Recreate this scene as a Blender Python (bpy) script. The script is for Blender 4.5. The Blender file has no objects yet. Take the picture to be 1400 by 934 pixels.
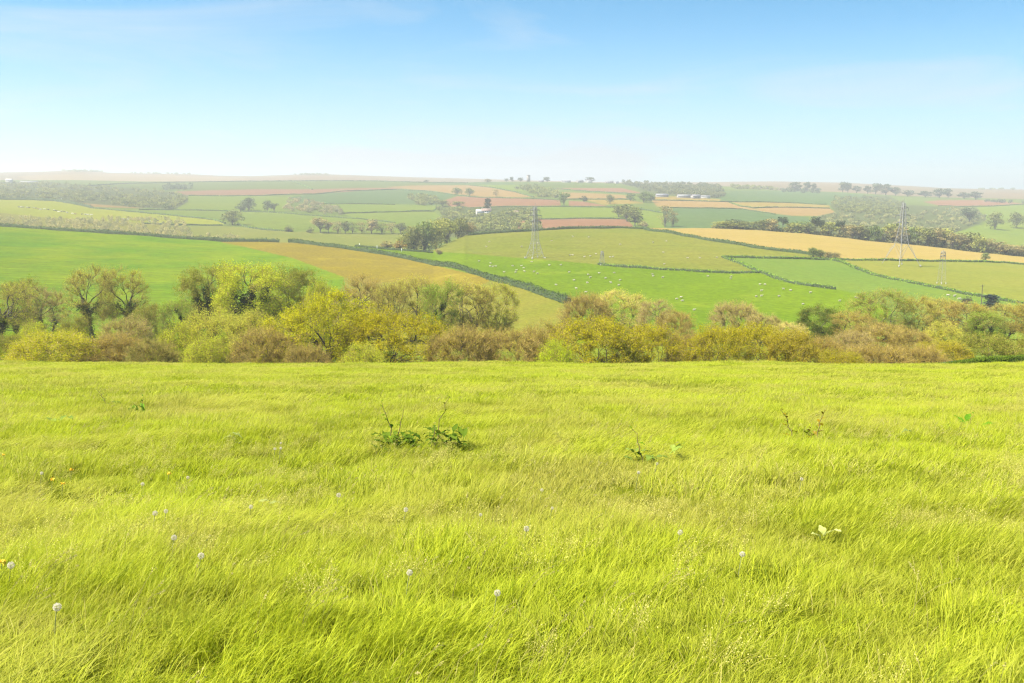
import bpy, math, random
import numpy as np
from math import radians as rad, sin, cos, pi
from mathutils import Vector, Matrix

SC = bpy.context.scene
COL = SC.collection
rng = np.random.default_rng(7)
random.seed(7)

# ------------------------------------------------------------------ view
CAMZ = 1.6
PITCH = rad(8.23)
FPX = 1361.0                      # focal length in pixels of the 1400 px wide photograph (35 mm lens)
CP, SP = cos(PITCH), sin(PITCH)

def slope_of(py):                 # height gained per metre of depth along a line of sight
    yu = (467.0 - np.asarray(py, float)) / FPX
    return (-SP + CP * yu) / (CP + SP * yu)

def az_of(px, py):                # sideways metres per metre of depth
    yu = (467.0 - np.asarray(py, float)) / FPX
    return (np.asarray(px, float) - 700.0) / FPX / (CP + SP * yu)

def to_pixel(X, Y, Z):
    dz = Z - CAMZ
    fwd = CP * Y - SP * dz
    up = SP * Y + CP * dz
    return 700.0 + FPX * X / fwd, 467.0 - FPX * up / fwd

# ------------------------------------------------------------------ terrain
def table(pts):
    p = np.array(pts, float)
    return az_of(p[:, 0], p[:, 1]), slope_of(p[:, 1])

def interp(tab, a):
    return np.interp(a, tab[0], tab[1])

RIDGE = table([(-600, 280), (-200, 294), (0, 309), (60, 313), (125, 317.5), (190, 321.5), (305, 330), (385, 331), (400, 331),
               (440, 334), (485, 336.5), (540, 341), (575, 343.5), (592, 342), (610, 333), (635, 322), (700, 316.5), (750, 313.5), (800, 311.5),
               (850, 311), (900, 311.3), (950, 311), (1000, 313), (1050, 315.5), (1100, 319.5), (1150, 324.5), (1200, 330),
               (1250, 335), (1300, 340.5), (1350, 346), (1400, 351), (1600, 368), (2000, 380)])
RIDGE_Y = (az_of(np.array([-600, 0, 575, 640, 850, 1000, 1400, 2000.]), 330), np.array([640, 620, 600, 690, 740, 770, 730, 700.]))
SKY1 = table([(-600, 250), (0, 246), (100, 246), (200, 248), (400, 247), (525, 247.5), (640, 249), (700, 248), (760, 248.5), (860, 250.5),
              (920, 252), (1000, 255), (1064, 260), (1150, 262.5), (1230, 267.5), (1300, 270), (1400, 272), (2000, 285)])
SKY2 = table([(-600, 240), (0, 235.5), (60, 234.3), (80, 233.5), (100, 231.8), (112, 231.8), (125, 234), (150, 236), (260, 238), (300, 240), (345, 240.5), (395, 239),
              (430, 237.5), (460, 238.5), (560, 242), (640, 244), (720, 246.5), (860, 249.5), (960, 249), (1010, 248.2),
              (1060, 247.8), (1150, 249.5), (1200, 252), (1250, 254.5), (1290, 257), (1340, 258.2), (1400, 259), (2000, 262)])
SKY1_Y = 2500.0
SKY2_Y = 4600.0

_ph = np.random.default_rng(3)
_wv = [(_ph.uniform(0, 2*pi), _ph.uniform(0, 2*pi)) for _ in range(24)]
def wob(X, Y, wl, k0=0, n=5):
    s = 0
    for i in range(n):
        th, ph = _wv[(k0 + i) % 24]
        f = 2*pi/(wl*(0.7+0.22*i))
        s = s + np.sin((X*cos(th)+Y*sin(th))*f + ph)
    return s / n

def _profile(X, Y):
    a = np.clip(X/np.maximum(Y, 1.0), -1.2, 1.2)
    sm = interp(RIDGE, a); ym = np.interp(a, *RIDGE_Y)
    zm = CAMZ + sm*ym
    s1 = interp(SKY1, a); s2 = interp(SKY2, a)
    yf = ym + 230.0
    zf = CAMZ + (sm+0.0012)*yf
    z300 = CAMZ + float(slope_of(453))*300 + 0*a
    o = 0*a
    KY = [o-400, o, o+62, o+72, o+85, o+100, o+150, o+200, o+250, o+300, 0.5*(300+ym), ym, ym+40, ym+110, yf, 0.5*(yf+SKY1_Y), o+SKY1_Y, o+SKY1_Y+350, o+SKY1_Y+1100, o+SKY2_Y, o+SKY2_Y+300, o+9000]
    zsky = CAMZ+s1*SKY1_Y
    KZ = [o+56.6, o, o-8.8, o-12, o-15, o-16.6, o-19.8, o-25.5, o-32, z300, 0.5*(z300+zm)+1.2, zm, zm-3.0, zm-9.5, zf, 0.5*(zf+zsky)+2.0, zsky, zsky-8, CAMZ+s2*(SKY1_Y+1100)-14, CAMZ+s2*SKY2_Y, CAMZ+s2*SKY2_Y-6, CAMZ+s2*SKY2_Y-150]
    z = o + KZ[0]
    for k in range(len(KY)-1):
        t = np.clip((Y-KY[k])/(KY[k+1]-KY[k]), 0, 1)
        z = z + t*(KZ[k+1]-KZ[k])
    return z

def height(X, Y):
    X = np.asarray(X, float); Y = np.asarray(Y, float)
    d = np.where(Y > 74, 0.012*Y, 0.5)
    z = (_profile(X*(1-d/np.maximum(Y, 5)), Y-d) + 2*_profile(X, Y) + _profile(X*(1+d/np.maximum(Y, 5)), Y+d))/4
    near = np.clip((66-Y)/10, 0, 1)
    z = z + near*(0.035*wob(X, Y, 2.3, 0) + 0.09*wob(X, Y, 9, 6)) + np.clip((Y-40)/20, 0, 1)*np.clip((70-Y)/4, 0, 1)*0.16*wob(X, Y*.3, 5.5, 17)
    mid = np.clip((Y-75)/60, 0, 1)*np.clip((SKY1_Y-Y)/300, 0, 1)
    z = z + mid*(0.35*wob(X, Y, 60, 11)+0.25*wob(X, Y, 25, 3))
    return z

def hz(x, y):
    return float(height(np.array([x]), np.array([y]))[0])

LAY = {'near': (2.0, 66), 'mid': (150, 900), 'far': (850, 2700), 'hill': (2700, 4800)}
def ridge_y(a):
    return np.interp(a, *RIDGE_Y)

def on_ground(px, py, layer='mid'):
    """the place on the ground seen at a spot of the photograph"""
    a = float(az_of(px, py)); s = float(slope_of(py))
    y0, y1 = LAY[layer]
    if layer == 'mid': y1 = float(ridge_y(a)) + 6
    if layer == 'far': y0 = float(ridge_y(a)) + 140
    Y = np.linspace(y0, y1, 1500) if layer != 'near' else np.geomspace(y0, y1, 1500)
    g = height(a*Y, Y) - (CAMZ + s*Y)
    hit = np.nonzero(g >= 0)[0]
    i = hit[0] if len(hit) else int(np.argmax(g))
    return Vector((a*Y[i], Y[i], hz(a*Y[i], Y[i])))

# ------------------------------------------------------------------ mesh and material helpers
def mesh_np(name, verts, quads=None, tris=None, mats=(), midx=None, attrs=None, smooth=False):
    me = bpy.data.meshes.new(name)
    verts = np.asarray(verts, np.float32)
    q = np.zeros((0, 4), np.int32) if quads is None else np.asarray(quads, np.int32)
    t = np.zeros((0, 3), np.int32) if tris is None else np.asarray(tris, np.int32)
    nl = q.size + t.size
    me.vertices.add(len(verts)); me.vertices.foreach_set('co', verts.ravel())
    me.loops.add(nl); me.loops.foreach_set('vertex_index', np.concatenate([q.ravel(), t.ravel()]).astype(np.int32))
    npoly = len(q)+len(t)
    me.polygons.add(npoly)
    me.polygons.foreach_set('loop_start', np.concatenate([np.arange(len(q))*4, q.size+np.arange(len(t))*3]).astype(np.int32))
    if midx is not None: me.polygons.foreach_set('material_index', np.asarray(midx, np.int32))
    if smooth: me.polygons.foreach_set('use_smooth', np.ones(npoly, bool))
    for m in mats: me.materials.append(m)
    for k, (dom, val) in (attrs or {}).items():
        at = me.attributes.new(k, 'FLOAT', dom); at.data.foreach_set('value', np.asarray(val, np.float32))
    me.update(); me.validate()
    return me

def link(name, me, parent=None, loc=None, rot=None, scale=None):
    o = bpy.data.objects.new(name, me); COL.objects.link(o)
    if parent: o.parent = parent
    if loc is not None: o.location = loc
    if rot is not None: o.rotation_euler = rot
    if scale is not None: o.scale = scale
    return o

def tag(o, label=None, cat=None, group=None, kind=None):
    if label: o['label'] = label
    if cat: o['category'] = cat
    if group: o['group'] = group
    if kind: o['kind'] = kind
    return o

def s2l(c):
    return tuple(((v/255)/12.92 if v/255 <= .04045 else ((v/255+.055)/1.055)**2.4) for v in c)

class NT:
    def __init__(self, name):
        self.m = bpy.data.materials.new(name); self.m.use_nodes = True
        self.t = self.m.node_tree; self.t.nodes.clear()
        self.out = self.t.nodes.new('ShaderNodeOutputMaterial')
    def n(self, typ, **kw):
        nd = self.t.nodes.new(typ)
        for k, v in kw.items():
            if k in nd.inputs.keys(): nd.inputs[k].default_value = v
            else: setattr(nd, k, v)
        return nd
    def l(self, a, b): self.t.links.new(a, b)
    def mix(self, f, a, b, blend='MIX'):
        x = self.n('ShaderNodeMix', data_type='RGBA', blend_type=blend)
        for s, v in ((0, f), (6, a), (7, b)):
            if hasattr(v, 'links') or isinstance(v, bpy.types.NodeSocket): self.l(v, x.inputs[s])
            else: x.inputs[s].default_value = v if s == 0 else (*v[:3], 1)
        return x.outputs[2]
    def math(self, op, a, b=0.0, clamp=False):
        x = self.n('ShaderNodeMath', operation=op, use_clamp=clamp)
        for i, v in enumerate((a, b)):
            if isinstance(v, bpy.types.NodeSocket): self.l(v, x.inputs[i])
            else: x.inputs[i].default_value = v
        return x.outputs[0]
    def noise(self, vec, scale, detail=3, rough=.55):
        x = self.n('ShaderNodeTexNoise', noise_dimensions='3D'); x.inputs['Scale'].default_value = scale
        x.inputs['Detail'].default_value = detail; x.inputs['Roughness'].default_value = rough
        if vec is not None: self.l(vec, x.inputs['Vector'])
        return x.outputs['Fac']
    def ramp(self, f, lo, hi):
        x = self.n('ShaderNodeMapRange'); x.clamp = True
        x.inputs['From Min'].default_value = lo; x.inputs['From Max'].default_value = hi
        self.l(f, x.inputs['Value']); return x.outputs[0]

def simple_mat(name, col, rough=.7, metal=0.0, var=.25, scale=3.0):
    N = NT(name); tc = N.n('ShaderNodeTexCoord')
    f = N.noise(tc.outputs['Object'], scale, 4)
    c = N.mix(N.ramp(f, .3, .7), [v*(1-var) for v in col], [min(1, v*(1+var)) for v in col])
    b = N.n('ShaderNodeBsdfPrincipled'); N.l(c, b.inputs['Base Color'])
    b.inputs['Roughness'].default_value = rough; b.inputs['Metallic'].default_value = metal
    N.l(b.outputs[0], N.out.inputs[0]); return N.m

def leaf_mat(name, c1, c2, transl=.4, use_obj=True):
    """leaf colour varies from leaf to leaf; the object's own colour tints the kind"""
    N = NT(name)
    at = N.n('ShaderNodeAttribute'); at.attribute_name = 'tone'
    c = N.mix(at.outputs['Fac'], c1, c2)
    if use_obj:
        oi = N.n('ShaderNodeObjectInfo')
        c = N.mix(1.0, c, oi.outputs['Color'], 'MULTIPLY')
    d = N.n('ShaderNodeBsdfDiffuse'); t = N.n('ShaderNodeBsdfTranslucent')
    N.l(c, d.inputs[0]); N.l(c, t.inputs[0])
    m = N.n('ShaderNodeMixShader'); m.inputs[0].default_value = transl
    N.l(d.outputs[0], m.inputs[1]); N.l(t.outputs[0], m.inputs[2]); N.l(m.outputs[0], N.out.inputs[0])
    return N.m

def field_mat(name, c1, c2, big=.02, fine=.35, stripe=None, patch=None, fvar=.22):
    """c1/c2: crop colours mixed in large patches, fine sward texture, optional drill rows (angle, spacing, strength)"""
    N = NT(name); tc = N.n('ShaderNodeTexCoord'); P = tc.outputs['Object']
    f = N.ramp(N.noise(P, big, 5, .6), .36, .64)
    c = N.mix(f, c1, c2)
    if patch:
        g = N.ramp(N.noise(P, patch[1], 4, .6), patch[2], patch[2]+.1)
        c = N.mix(g, c, patch[0])
    g = N.ramp(N.noise(P, fine, 4, .7), .3, .7)
    lo = N.math('MULTIPLY_ADD', g, 2*fvar); lo.node.inputs[2].default_value = 1-fvar
    c = N.mix(1.0, c, lo, 'MULTIPLY')
    if stripe:
        mp = N.n('ShaderNodeMapping'); mp.inputs['Rotation'].default_value = (0, 0, stripe[0]); N.l(P, mp.inputs['Vector'])
        mp.inputs['Scale'].default_value = (stripe[1]*.06, stripe[1], 0)
        h = N.ramp(N.noise(mp.outputs[0], 1.0, 3, .6), .35, .65)
        h = N.math('MULTIPLY_ADD', h, 2*stripe[2]); h.node.inputs[2].default_value = 1-stripe[2]
        c = N.mix(1.0, c, h, 'MULTIPLY')
    b = N.n('ShaderNodeBsdfDiffuse'); b.inputs['Roughness'].default_value = 1.0; N.l(c, b.inputs[0])
    N.l(b.outputs[0], N.out.inputs[0]); return N.m

def quads_at(cen, size, r, flat=0.0, aspect=.65):
    """a diamond leaf at every centre, turned at random; returns verts, quads"""
    n = len(cen)
    u = r.normal(size=(n, 3)); u[:, 2] *= (1-flat); u /= np.linalg.norm(u, axis=1, keepdims=True)+1e-9
    w = r.normal(size=(n, 3)); v = np.cross(u, w); v /= np.linalg.norm(v, axis=1, keepdims=True)+1e-9
    s = np.asarray(size).reshape(-1, 1)*np.ones((n, 1))
    V = np.stack([cen-u*s*.5, cen+v*s*.5*aspect+u*s*.05, cen+u*s*.5, cen-v*s*.5*aspect+u*s*.05], 1).reshape(-1, 3)
    return V, np.arange(4*n).reshape(n, 4)

def tubes(P, R, k, r):
    """P: n x m x 3 centre lines, R: n x m radii -> verts, quads of n open tubes with k sides"""
    n, m, _ = P.shape
    T = np.gradient(P, axis=1); T /= np.linalg.norm(T, axis=2, keepdims=True)+1e-9
    w = r.normal(size=(n, 1, 3)) + np.zeros((n, m, 3))
    A = np.cross(T, w); A /= np.linalg.norm(A, axis=2, keepdims=True)+1e-9
    B = np.cross(T, A)
    ang = np.arange(k)*2*pi/k
    V = P[:, :, None, :] + R[:, :, None, None]*(np.cos(ang)[None, None, :, None]*A[:, :, None, :]+np.sin(ang)[None, None, :, None]*B[:, :, None, :])
    idx = np.arange(n*m*k).reshape(n, m, k)
    q = np.stack([idx[:, :-1], np.roll(idx[:, :-1], -1, 2), np.roll(idx[:, 1:], -1, 2), idx[:, 1:]], -1).reshape(-1, 4)
    return V.reshape(-1, 3), q

class Acc:
    def __init__(self): self.v = []; self.q = []; self.t = []; self.n = 0; self.mi = []
    def add(self, V, q, mi=0):
        self.v.append(np.asarray(V, float)); self.q.append(np.asarray(q)+self.n); self.n += len(V); self.mi.append(np.full(len(q), mi))
        return self
    def box(self, cx, cy, cz, sx, sy, sz, mi=0, rz=0.0):
        c = np.array([[x, y, z] for z in (-.5, .5) for (x, y) in ((-.5, -.5), (.5, -.5), (.5, .5), (-.5, .5))])*[sx, sy, sz]
        if rz: c[:, :2] = c[:, :2] @ np.array([[cos(rz), sin(rz)], [-sin(rz), cos(rz)]])
        return self.add(c+[cx, cy, cz], [[3, 2, 1, 0], [4, 5, 6, 7], [0, 1, 5, 4], [1, 2, 6, 5], [2, 3, 7, 6], [3, 0, 4, 7]], mi)
    def bar(self, a, b, r, k=4, mi=0, r2=None):
        V, q = tubes(np.array([[a, b]], float), np.array([[r, r2 if r2 is not None else r]]), k, np.random.default_rng(1))
        return self.add(V, q, mi)
    def mesh(self, name, mats, smooth=False, attrs=None):
        return mesh_np(name, np.concatenate(self.v), np.concatenate(self.q), None, mats, np.concatenate(self.mi), attrs, smooth)
# ------------------------------------------------------------------ fields
K = 0.27
def A(r, g, b, k=(1, 1, 1)):
    return tuple(v*K*w for v, w in zip(s2l((r, g, b)), k))

STR = lambda ang, sp, st: (ang, sp, st)
FM = {
 'meadow_soil': field_mat('meadow thatch', A(160, 165, 42), A(140, 150, 38), .3, 6.0),
 'valley': field_mat('valley pasture', A(185, 195, 70), A(160, 180, 60), .03, .5),
 'crop': field_mat('young cereal', A(190, 208, 52, (0.92, 0.97, 0.3)), A(150, 194, 50, (0.92, 0.97, 0.3)), .03, .35, (0.12, .55, .22)),
 'stubble': field_mat('golden stubble', A(214, 188, 84, (0.84, 0.83, 0.6)), A(224, 198, 66, (0.84, 0.83, 0.6)), .05, .6, None, (A(226, 202, 66), .045, .58), .3),
 'rough': field_mat('rough dry pasture', A(205, 196, 88, (0.92, 0.9, 0.65)), A(190, 192, 78, (0.92, 0.9, 0.65)), .05, .7, None, None, .3),
 'sheep': field_mat('bright sheep pasture', A(172, 196, 56, (0.82, 0.87, 0.22)), A(156, 186, 48, (0.82, 0.87, 0.22)), .02, .45, None, (A(188, 205, 50), .015, .6), .3),
 'pale': field_mat('pale sheep pasture', A(200, 198, 92, (0.8, 0.79, 0.6)), A(184, 192, 80, (0.8, 0.79, 0.6)), .012, .4, (0.05, .12, .08), None, .3),
 'bluegreen': field_mat('cool green pasture', A(160, 196, 88, (0.8, 0.8, 0.65)), A(178, 202, 84, (0.8, 0.8, 0.65)), .015, .4),
 'palelane': field_mat('yellow green pasture', A(198, 200, 94, (0.88, 0.84, 0.66)), A(184, 194, 86, (0.88, 0.84, 0.66)), .02, .4),
 'wheat': field_mat('pale ripe stubble', A(238, 208, 122, (0.95, 0.90, 0.84)), A(228, 204, 108, (0.95, 0.90, 0.84)), .01, .3, (0.03, .25, .08), None, .12),
 'cow': field_mat('light cow pasture', A(212, 214, 84, (1.02, 0.97, 0.5)), A(200, 208, 74, (1.02, 0.97, 0.5)), .01, .2),
 'scrubfield': field_mat('scrubby pasture', A(200, 196, 100, (0.95, 0.92, 0.6)), A(190, 184, 104, (0.95, 0.92, 0.6)), .02, .25),
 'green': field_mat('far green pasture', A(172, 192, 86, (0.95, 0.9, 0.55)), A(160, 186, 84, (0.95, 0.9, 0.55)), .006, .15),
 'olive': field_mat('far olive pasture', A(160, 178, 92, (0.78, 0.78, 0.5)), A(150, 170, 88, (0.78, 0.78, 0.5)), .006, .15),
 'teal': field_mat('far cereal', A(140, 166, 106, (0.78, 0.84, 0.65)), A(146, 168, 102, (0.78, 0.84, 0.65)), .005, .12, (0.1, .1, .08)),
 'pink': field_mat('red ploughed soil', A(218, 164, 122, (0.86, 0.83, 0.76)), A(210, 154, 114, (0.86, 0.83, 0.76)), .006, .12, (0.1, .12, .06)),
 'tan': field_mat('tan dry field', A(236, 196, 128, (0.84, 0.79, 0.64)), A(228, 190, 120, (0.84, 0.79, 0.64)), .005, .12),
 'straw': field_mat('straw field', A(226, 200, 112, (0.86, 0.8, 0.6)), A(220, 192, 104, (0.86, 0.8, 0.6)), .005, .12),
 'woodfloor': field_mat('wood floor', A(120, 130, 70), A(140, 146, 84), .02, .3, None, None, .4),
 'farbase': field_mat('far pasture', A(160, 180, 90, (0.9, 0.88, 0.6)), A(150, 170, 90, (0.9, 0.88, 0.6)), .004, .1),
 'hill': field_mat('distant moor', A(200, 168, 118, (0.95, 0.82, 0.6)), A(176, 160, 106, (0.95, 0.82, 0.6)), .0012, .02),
}
# (ground name, material, layer, outline in the photograph)
FIELDS = [
 ('cereal_field', 'crop', 'mid', [(-400, 285), (0, 300), (100, 312), (190, 318), (305, 327), (330, 337.5), (400, 353), (470, 378), (500, 391), (500, 480), (-500, 500)]),
 ('stubble_field', 'stubble', 'mid', [(302, 331.5), (312, 325), (400, 328), (480, 340), (560, 355), (650, 376), (672, 382), (720, 398), (640, 400), (560, 388), (500, 392), (470, 379), (400, 353), (335, 337.5)]),
 ('rough_pasture', 'rough', 'mid', [(470, 379), (500, 388), (560, 385), (640, 398), (672, 383), (720, 396), (776, 414), (785, 470), (700, 480), (480, 480)]),
 ('sheep_pasture', 'sheep', 'mid', [(398, 329), (485, 330), (540, 339), (592, 344), (640, 347), (700, 352), (760, 356.5), (820, 362), (850, 366), (930, 369.5), (1000, 373), (1042, 373), (1062, 381), (1080, 386), (1140, 395), (1185, 404), (1230, 420), (1160, 470), (785, 470), (776, 414), (670, 380), (560, 354)]),
 ('sheep_pasture', 'pale', 'mid', [(572, 345), (590, 330), (640, 315), (700, 310), (850, 305), (900, 313), (960, 326), (1000, 332), (1050, 340), (1140, 352), (1165, 355), (1133, 354.5), (1100, 353.5), (988, 351), (1010, 359), (1040, 373), (1000, 373), (930, 369.5), (850, 366), (820, 362), (760, 356.5), (700, 352), (640, 347), (592, 344)]),
 ('green_pasture', 'bluegreen', 'mid', [(988, 351), (1050, 352.5), (1133, 354.5), (1150, 358), (1170, 367), (1200, 377), (1250, 387), (1320, 402), (1400, 415), (1700, 470), (1700, 490), (1180, 490), (1220, 425), (1185, 404), (1140, 395), (1080, 386), (1040, 373), (1010, 359)]),
 ('dry_pasture', 'palelane', 'mid', [(1133, 354.5), (1165, 355.5), (1250, 356), (1320, 357), (1370, 358.5), (1460, 363), (1900, 390), (1900, 490), (1700, 470), (1400, 415), (1320, 402), (1250, 387), (1200, 377), (1170, 367), (1150, 358)]),
 ('ripe_field', 'wheat', 'mid', [(880, 311), (890, 300), (1000, 300), (1200, 310), (1900, 340), (1900, 392), (1460, 364), (1370, 359), (1250, 356), (1165, 355), (1140, 352), (1100, 346), (1050, 340), (1000, 332), (960, 326), (905, 315)]),
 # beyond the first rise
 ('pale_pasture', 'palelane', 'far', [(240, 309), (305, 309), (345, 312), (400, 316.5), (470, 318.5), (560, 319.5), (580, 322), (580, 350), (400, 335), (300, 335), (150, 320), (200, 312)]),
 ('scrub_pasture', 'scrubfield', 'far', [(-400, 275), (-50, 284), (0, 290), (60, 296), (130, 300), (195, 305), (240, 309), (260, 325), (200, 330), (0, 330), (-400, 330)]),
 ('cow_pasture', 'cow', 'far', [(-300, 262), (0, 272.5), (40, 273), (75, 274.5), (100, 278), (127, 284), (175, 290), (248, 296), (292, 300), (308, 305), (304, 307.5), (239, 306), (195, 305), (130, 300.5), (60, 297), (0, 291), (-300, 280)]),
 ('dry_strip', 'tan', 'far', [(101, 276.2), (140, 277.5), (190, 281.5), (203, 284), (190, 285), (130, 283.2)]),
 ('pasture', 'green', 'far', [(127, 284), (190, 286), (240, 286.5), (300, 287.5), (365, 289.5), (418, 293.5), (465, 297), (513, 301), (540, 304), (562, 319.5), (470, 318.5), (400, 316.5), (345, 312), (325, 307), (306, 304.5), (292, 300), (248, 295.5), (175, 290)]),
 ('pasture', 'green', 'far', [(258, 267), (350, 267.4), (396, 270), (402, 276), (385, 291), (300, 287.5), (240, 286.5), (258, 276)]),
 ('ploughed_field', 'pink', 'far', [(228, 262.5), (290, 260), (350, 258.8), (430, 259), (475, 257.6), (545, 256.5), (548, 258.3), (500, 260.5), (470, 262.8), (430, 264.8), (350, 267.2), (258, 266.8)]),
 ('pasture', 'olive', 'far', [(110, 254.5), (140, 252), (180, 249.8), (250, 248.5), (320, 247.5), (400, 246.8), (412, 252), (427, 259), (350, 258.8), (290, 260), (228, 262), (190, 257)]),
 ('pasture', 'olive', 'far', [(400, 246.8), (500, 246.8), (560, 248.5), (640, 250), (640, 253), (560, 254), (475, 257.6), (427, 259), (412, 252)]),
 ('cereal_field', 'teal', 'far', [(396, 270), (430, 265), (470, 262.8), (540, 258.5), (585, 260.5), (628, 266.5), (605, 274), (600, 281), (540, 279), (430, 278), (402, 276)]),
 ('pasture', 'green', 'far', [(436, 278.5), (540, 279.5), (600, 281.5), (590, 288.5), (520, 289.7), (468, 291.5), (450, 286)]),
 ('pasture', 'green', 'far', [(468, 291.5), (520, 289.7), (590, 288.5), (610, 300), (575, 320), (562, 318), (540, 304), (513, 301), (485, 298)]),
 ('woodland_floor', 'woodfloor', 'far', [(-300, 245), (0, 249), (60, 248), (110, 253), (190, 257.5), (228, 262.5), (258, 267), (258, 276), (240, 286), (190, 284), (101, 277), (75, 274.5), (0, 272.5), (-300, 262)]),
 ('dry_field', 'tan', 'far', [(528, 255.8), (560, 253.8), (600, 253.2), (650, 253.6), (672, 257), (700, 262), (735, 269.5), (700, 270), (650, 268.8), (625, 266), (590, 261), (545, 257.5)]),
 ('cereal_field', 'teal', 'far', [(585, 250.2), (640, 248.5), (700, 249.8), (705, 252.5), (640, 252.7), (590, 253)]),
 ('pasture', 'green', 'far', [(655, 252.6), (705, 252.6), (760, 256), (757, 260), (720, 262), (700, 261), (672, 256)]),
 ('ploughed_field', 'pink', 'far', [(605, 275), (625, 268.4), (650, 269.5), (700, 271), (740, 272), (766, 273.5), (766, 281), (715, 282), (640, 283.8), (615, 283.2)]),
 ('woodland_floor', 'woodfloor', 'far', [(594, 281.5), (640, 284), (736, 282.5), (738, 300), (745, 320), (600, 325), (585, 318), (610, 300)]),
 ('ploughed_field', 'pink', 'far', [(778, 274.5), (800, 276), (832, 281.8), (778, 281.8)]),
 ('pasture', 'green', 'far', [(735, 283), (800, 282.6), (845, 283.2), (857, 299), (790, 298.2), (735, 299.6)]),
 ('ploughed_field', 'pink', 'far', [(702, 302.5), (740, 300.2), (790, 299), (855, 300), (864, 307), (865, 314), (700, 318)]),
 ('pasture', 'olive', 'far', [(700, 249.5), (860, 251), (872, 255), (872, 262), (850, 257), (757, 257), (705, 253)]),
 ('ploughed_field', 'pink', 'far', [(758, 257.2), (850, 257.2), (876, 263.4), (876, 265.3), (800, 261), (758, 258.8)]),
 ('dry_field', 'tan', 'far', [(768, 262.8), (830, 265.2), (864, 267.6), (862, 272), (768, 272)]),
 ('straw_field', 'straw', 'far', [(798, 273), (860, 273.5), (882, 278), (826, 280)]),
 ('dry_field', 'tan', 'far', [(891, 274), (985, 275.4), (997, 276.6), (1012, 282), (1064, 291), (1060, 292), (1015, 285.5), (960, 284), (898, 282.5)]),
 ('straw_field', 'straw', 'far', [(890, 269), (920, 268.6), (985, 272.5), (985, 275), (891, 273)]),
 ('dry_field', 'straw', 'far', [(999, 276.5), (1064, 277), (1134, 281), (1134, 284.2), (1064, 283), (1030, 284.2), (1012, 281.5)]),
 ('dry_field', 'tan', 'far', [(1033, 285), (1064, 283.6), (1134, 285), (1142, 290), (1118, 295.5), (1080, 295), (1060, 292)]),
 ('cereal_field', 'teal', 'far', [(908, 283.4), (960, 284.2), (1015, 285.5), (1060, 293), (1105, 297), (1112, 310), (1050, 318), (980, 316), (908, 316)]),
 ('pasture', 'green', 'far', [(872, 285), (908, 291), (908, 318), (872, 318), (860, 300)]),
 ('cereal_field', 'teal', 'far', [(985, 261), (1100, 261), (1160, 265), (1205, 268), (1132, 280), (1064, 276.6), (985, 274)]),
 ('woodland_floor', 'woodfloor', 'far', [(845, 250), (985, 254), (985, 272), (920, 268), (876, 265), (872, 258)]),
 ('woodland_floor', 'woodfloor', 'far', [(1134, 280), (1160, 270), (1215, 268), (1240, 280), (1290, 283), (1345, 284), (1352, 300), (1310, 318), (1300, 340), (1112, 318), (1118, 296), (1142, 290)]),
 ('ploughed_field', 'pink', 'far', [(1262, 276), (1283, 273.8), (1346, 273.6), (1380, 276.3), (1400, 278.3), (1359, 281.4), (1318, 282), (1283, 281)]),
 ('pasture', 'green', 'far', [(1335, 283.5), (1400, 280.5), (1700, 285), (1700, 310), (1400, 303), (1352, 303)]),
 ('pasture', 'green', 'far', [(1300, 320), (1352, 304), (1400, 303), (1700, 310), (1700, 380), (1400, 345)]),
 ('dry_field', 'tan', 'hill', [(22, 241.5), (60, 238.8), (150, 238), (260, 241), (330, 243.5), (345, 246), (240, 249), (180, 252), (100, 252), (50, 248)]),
]

def in_poly(px, py, poly):
    r = np.zeros(px.shape, bool); n = len(poly); j = n-1
    for i in range(n):
        xi, yi = poly[i]; xj, yj = poly[j]
        if yi != yj:
            c = ((yi > py) != (yj > py)) & (px < (xj-xi)*(py-yi)/(yj-yi)+xi)
            r ^= c
        j = i
    return r

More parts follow.
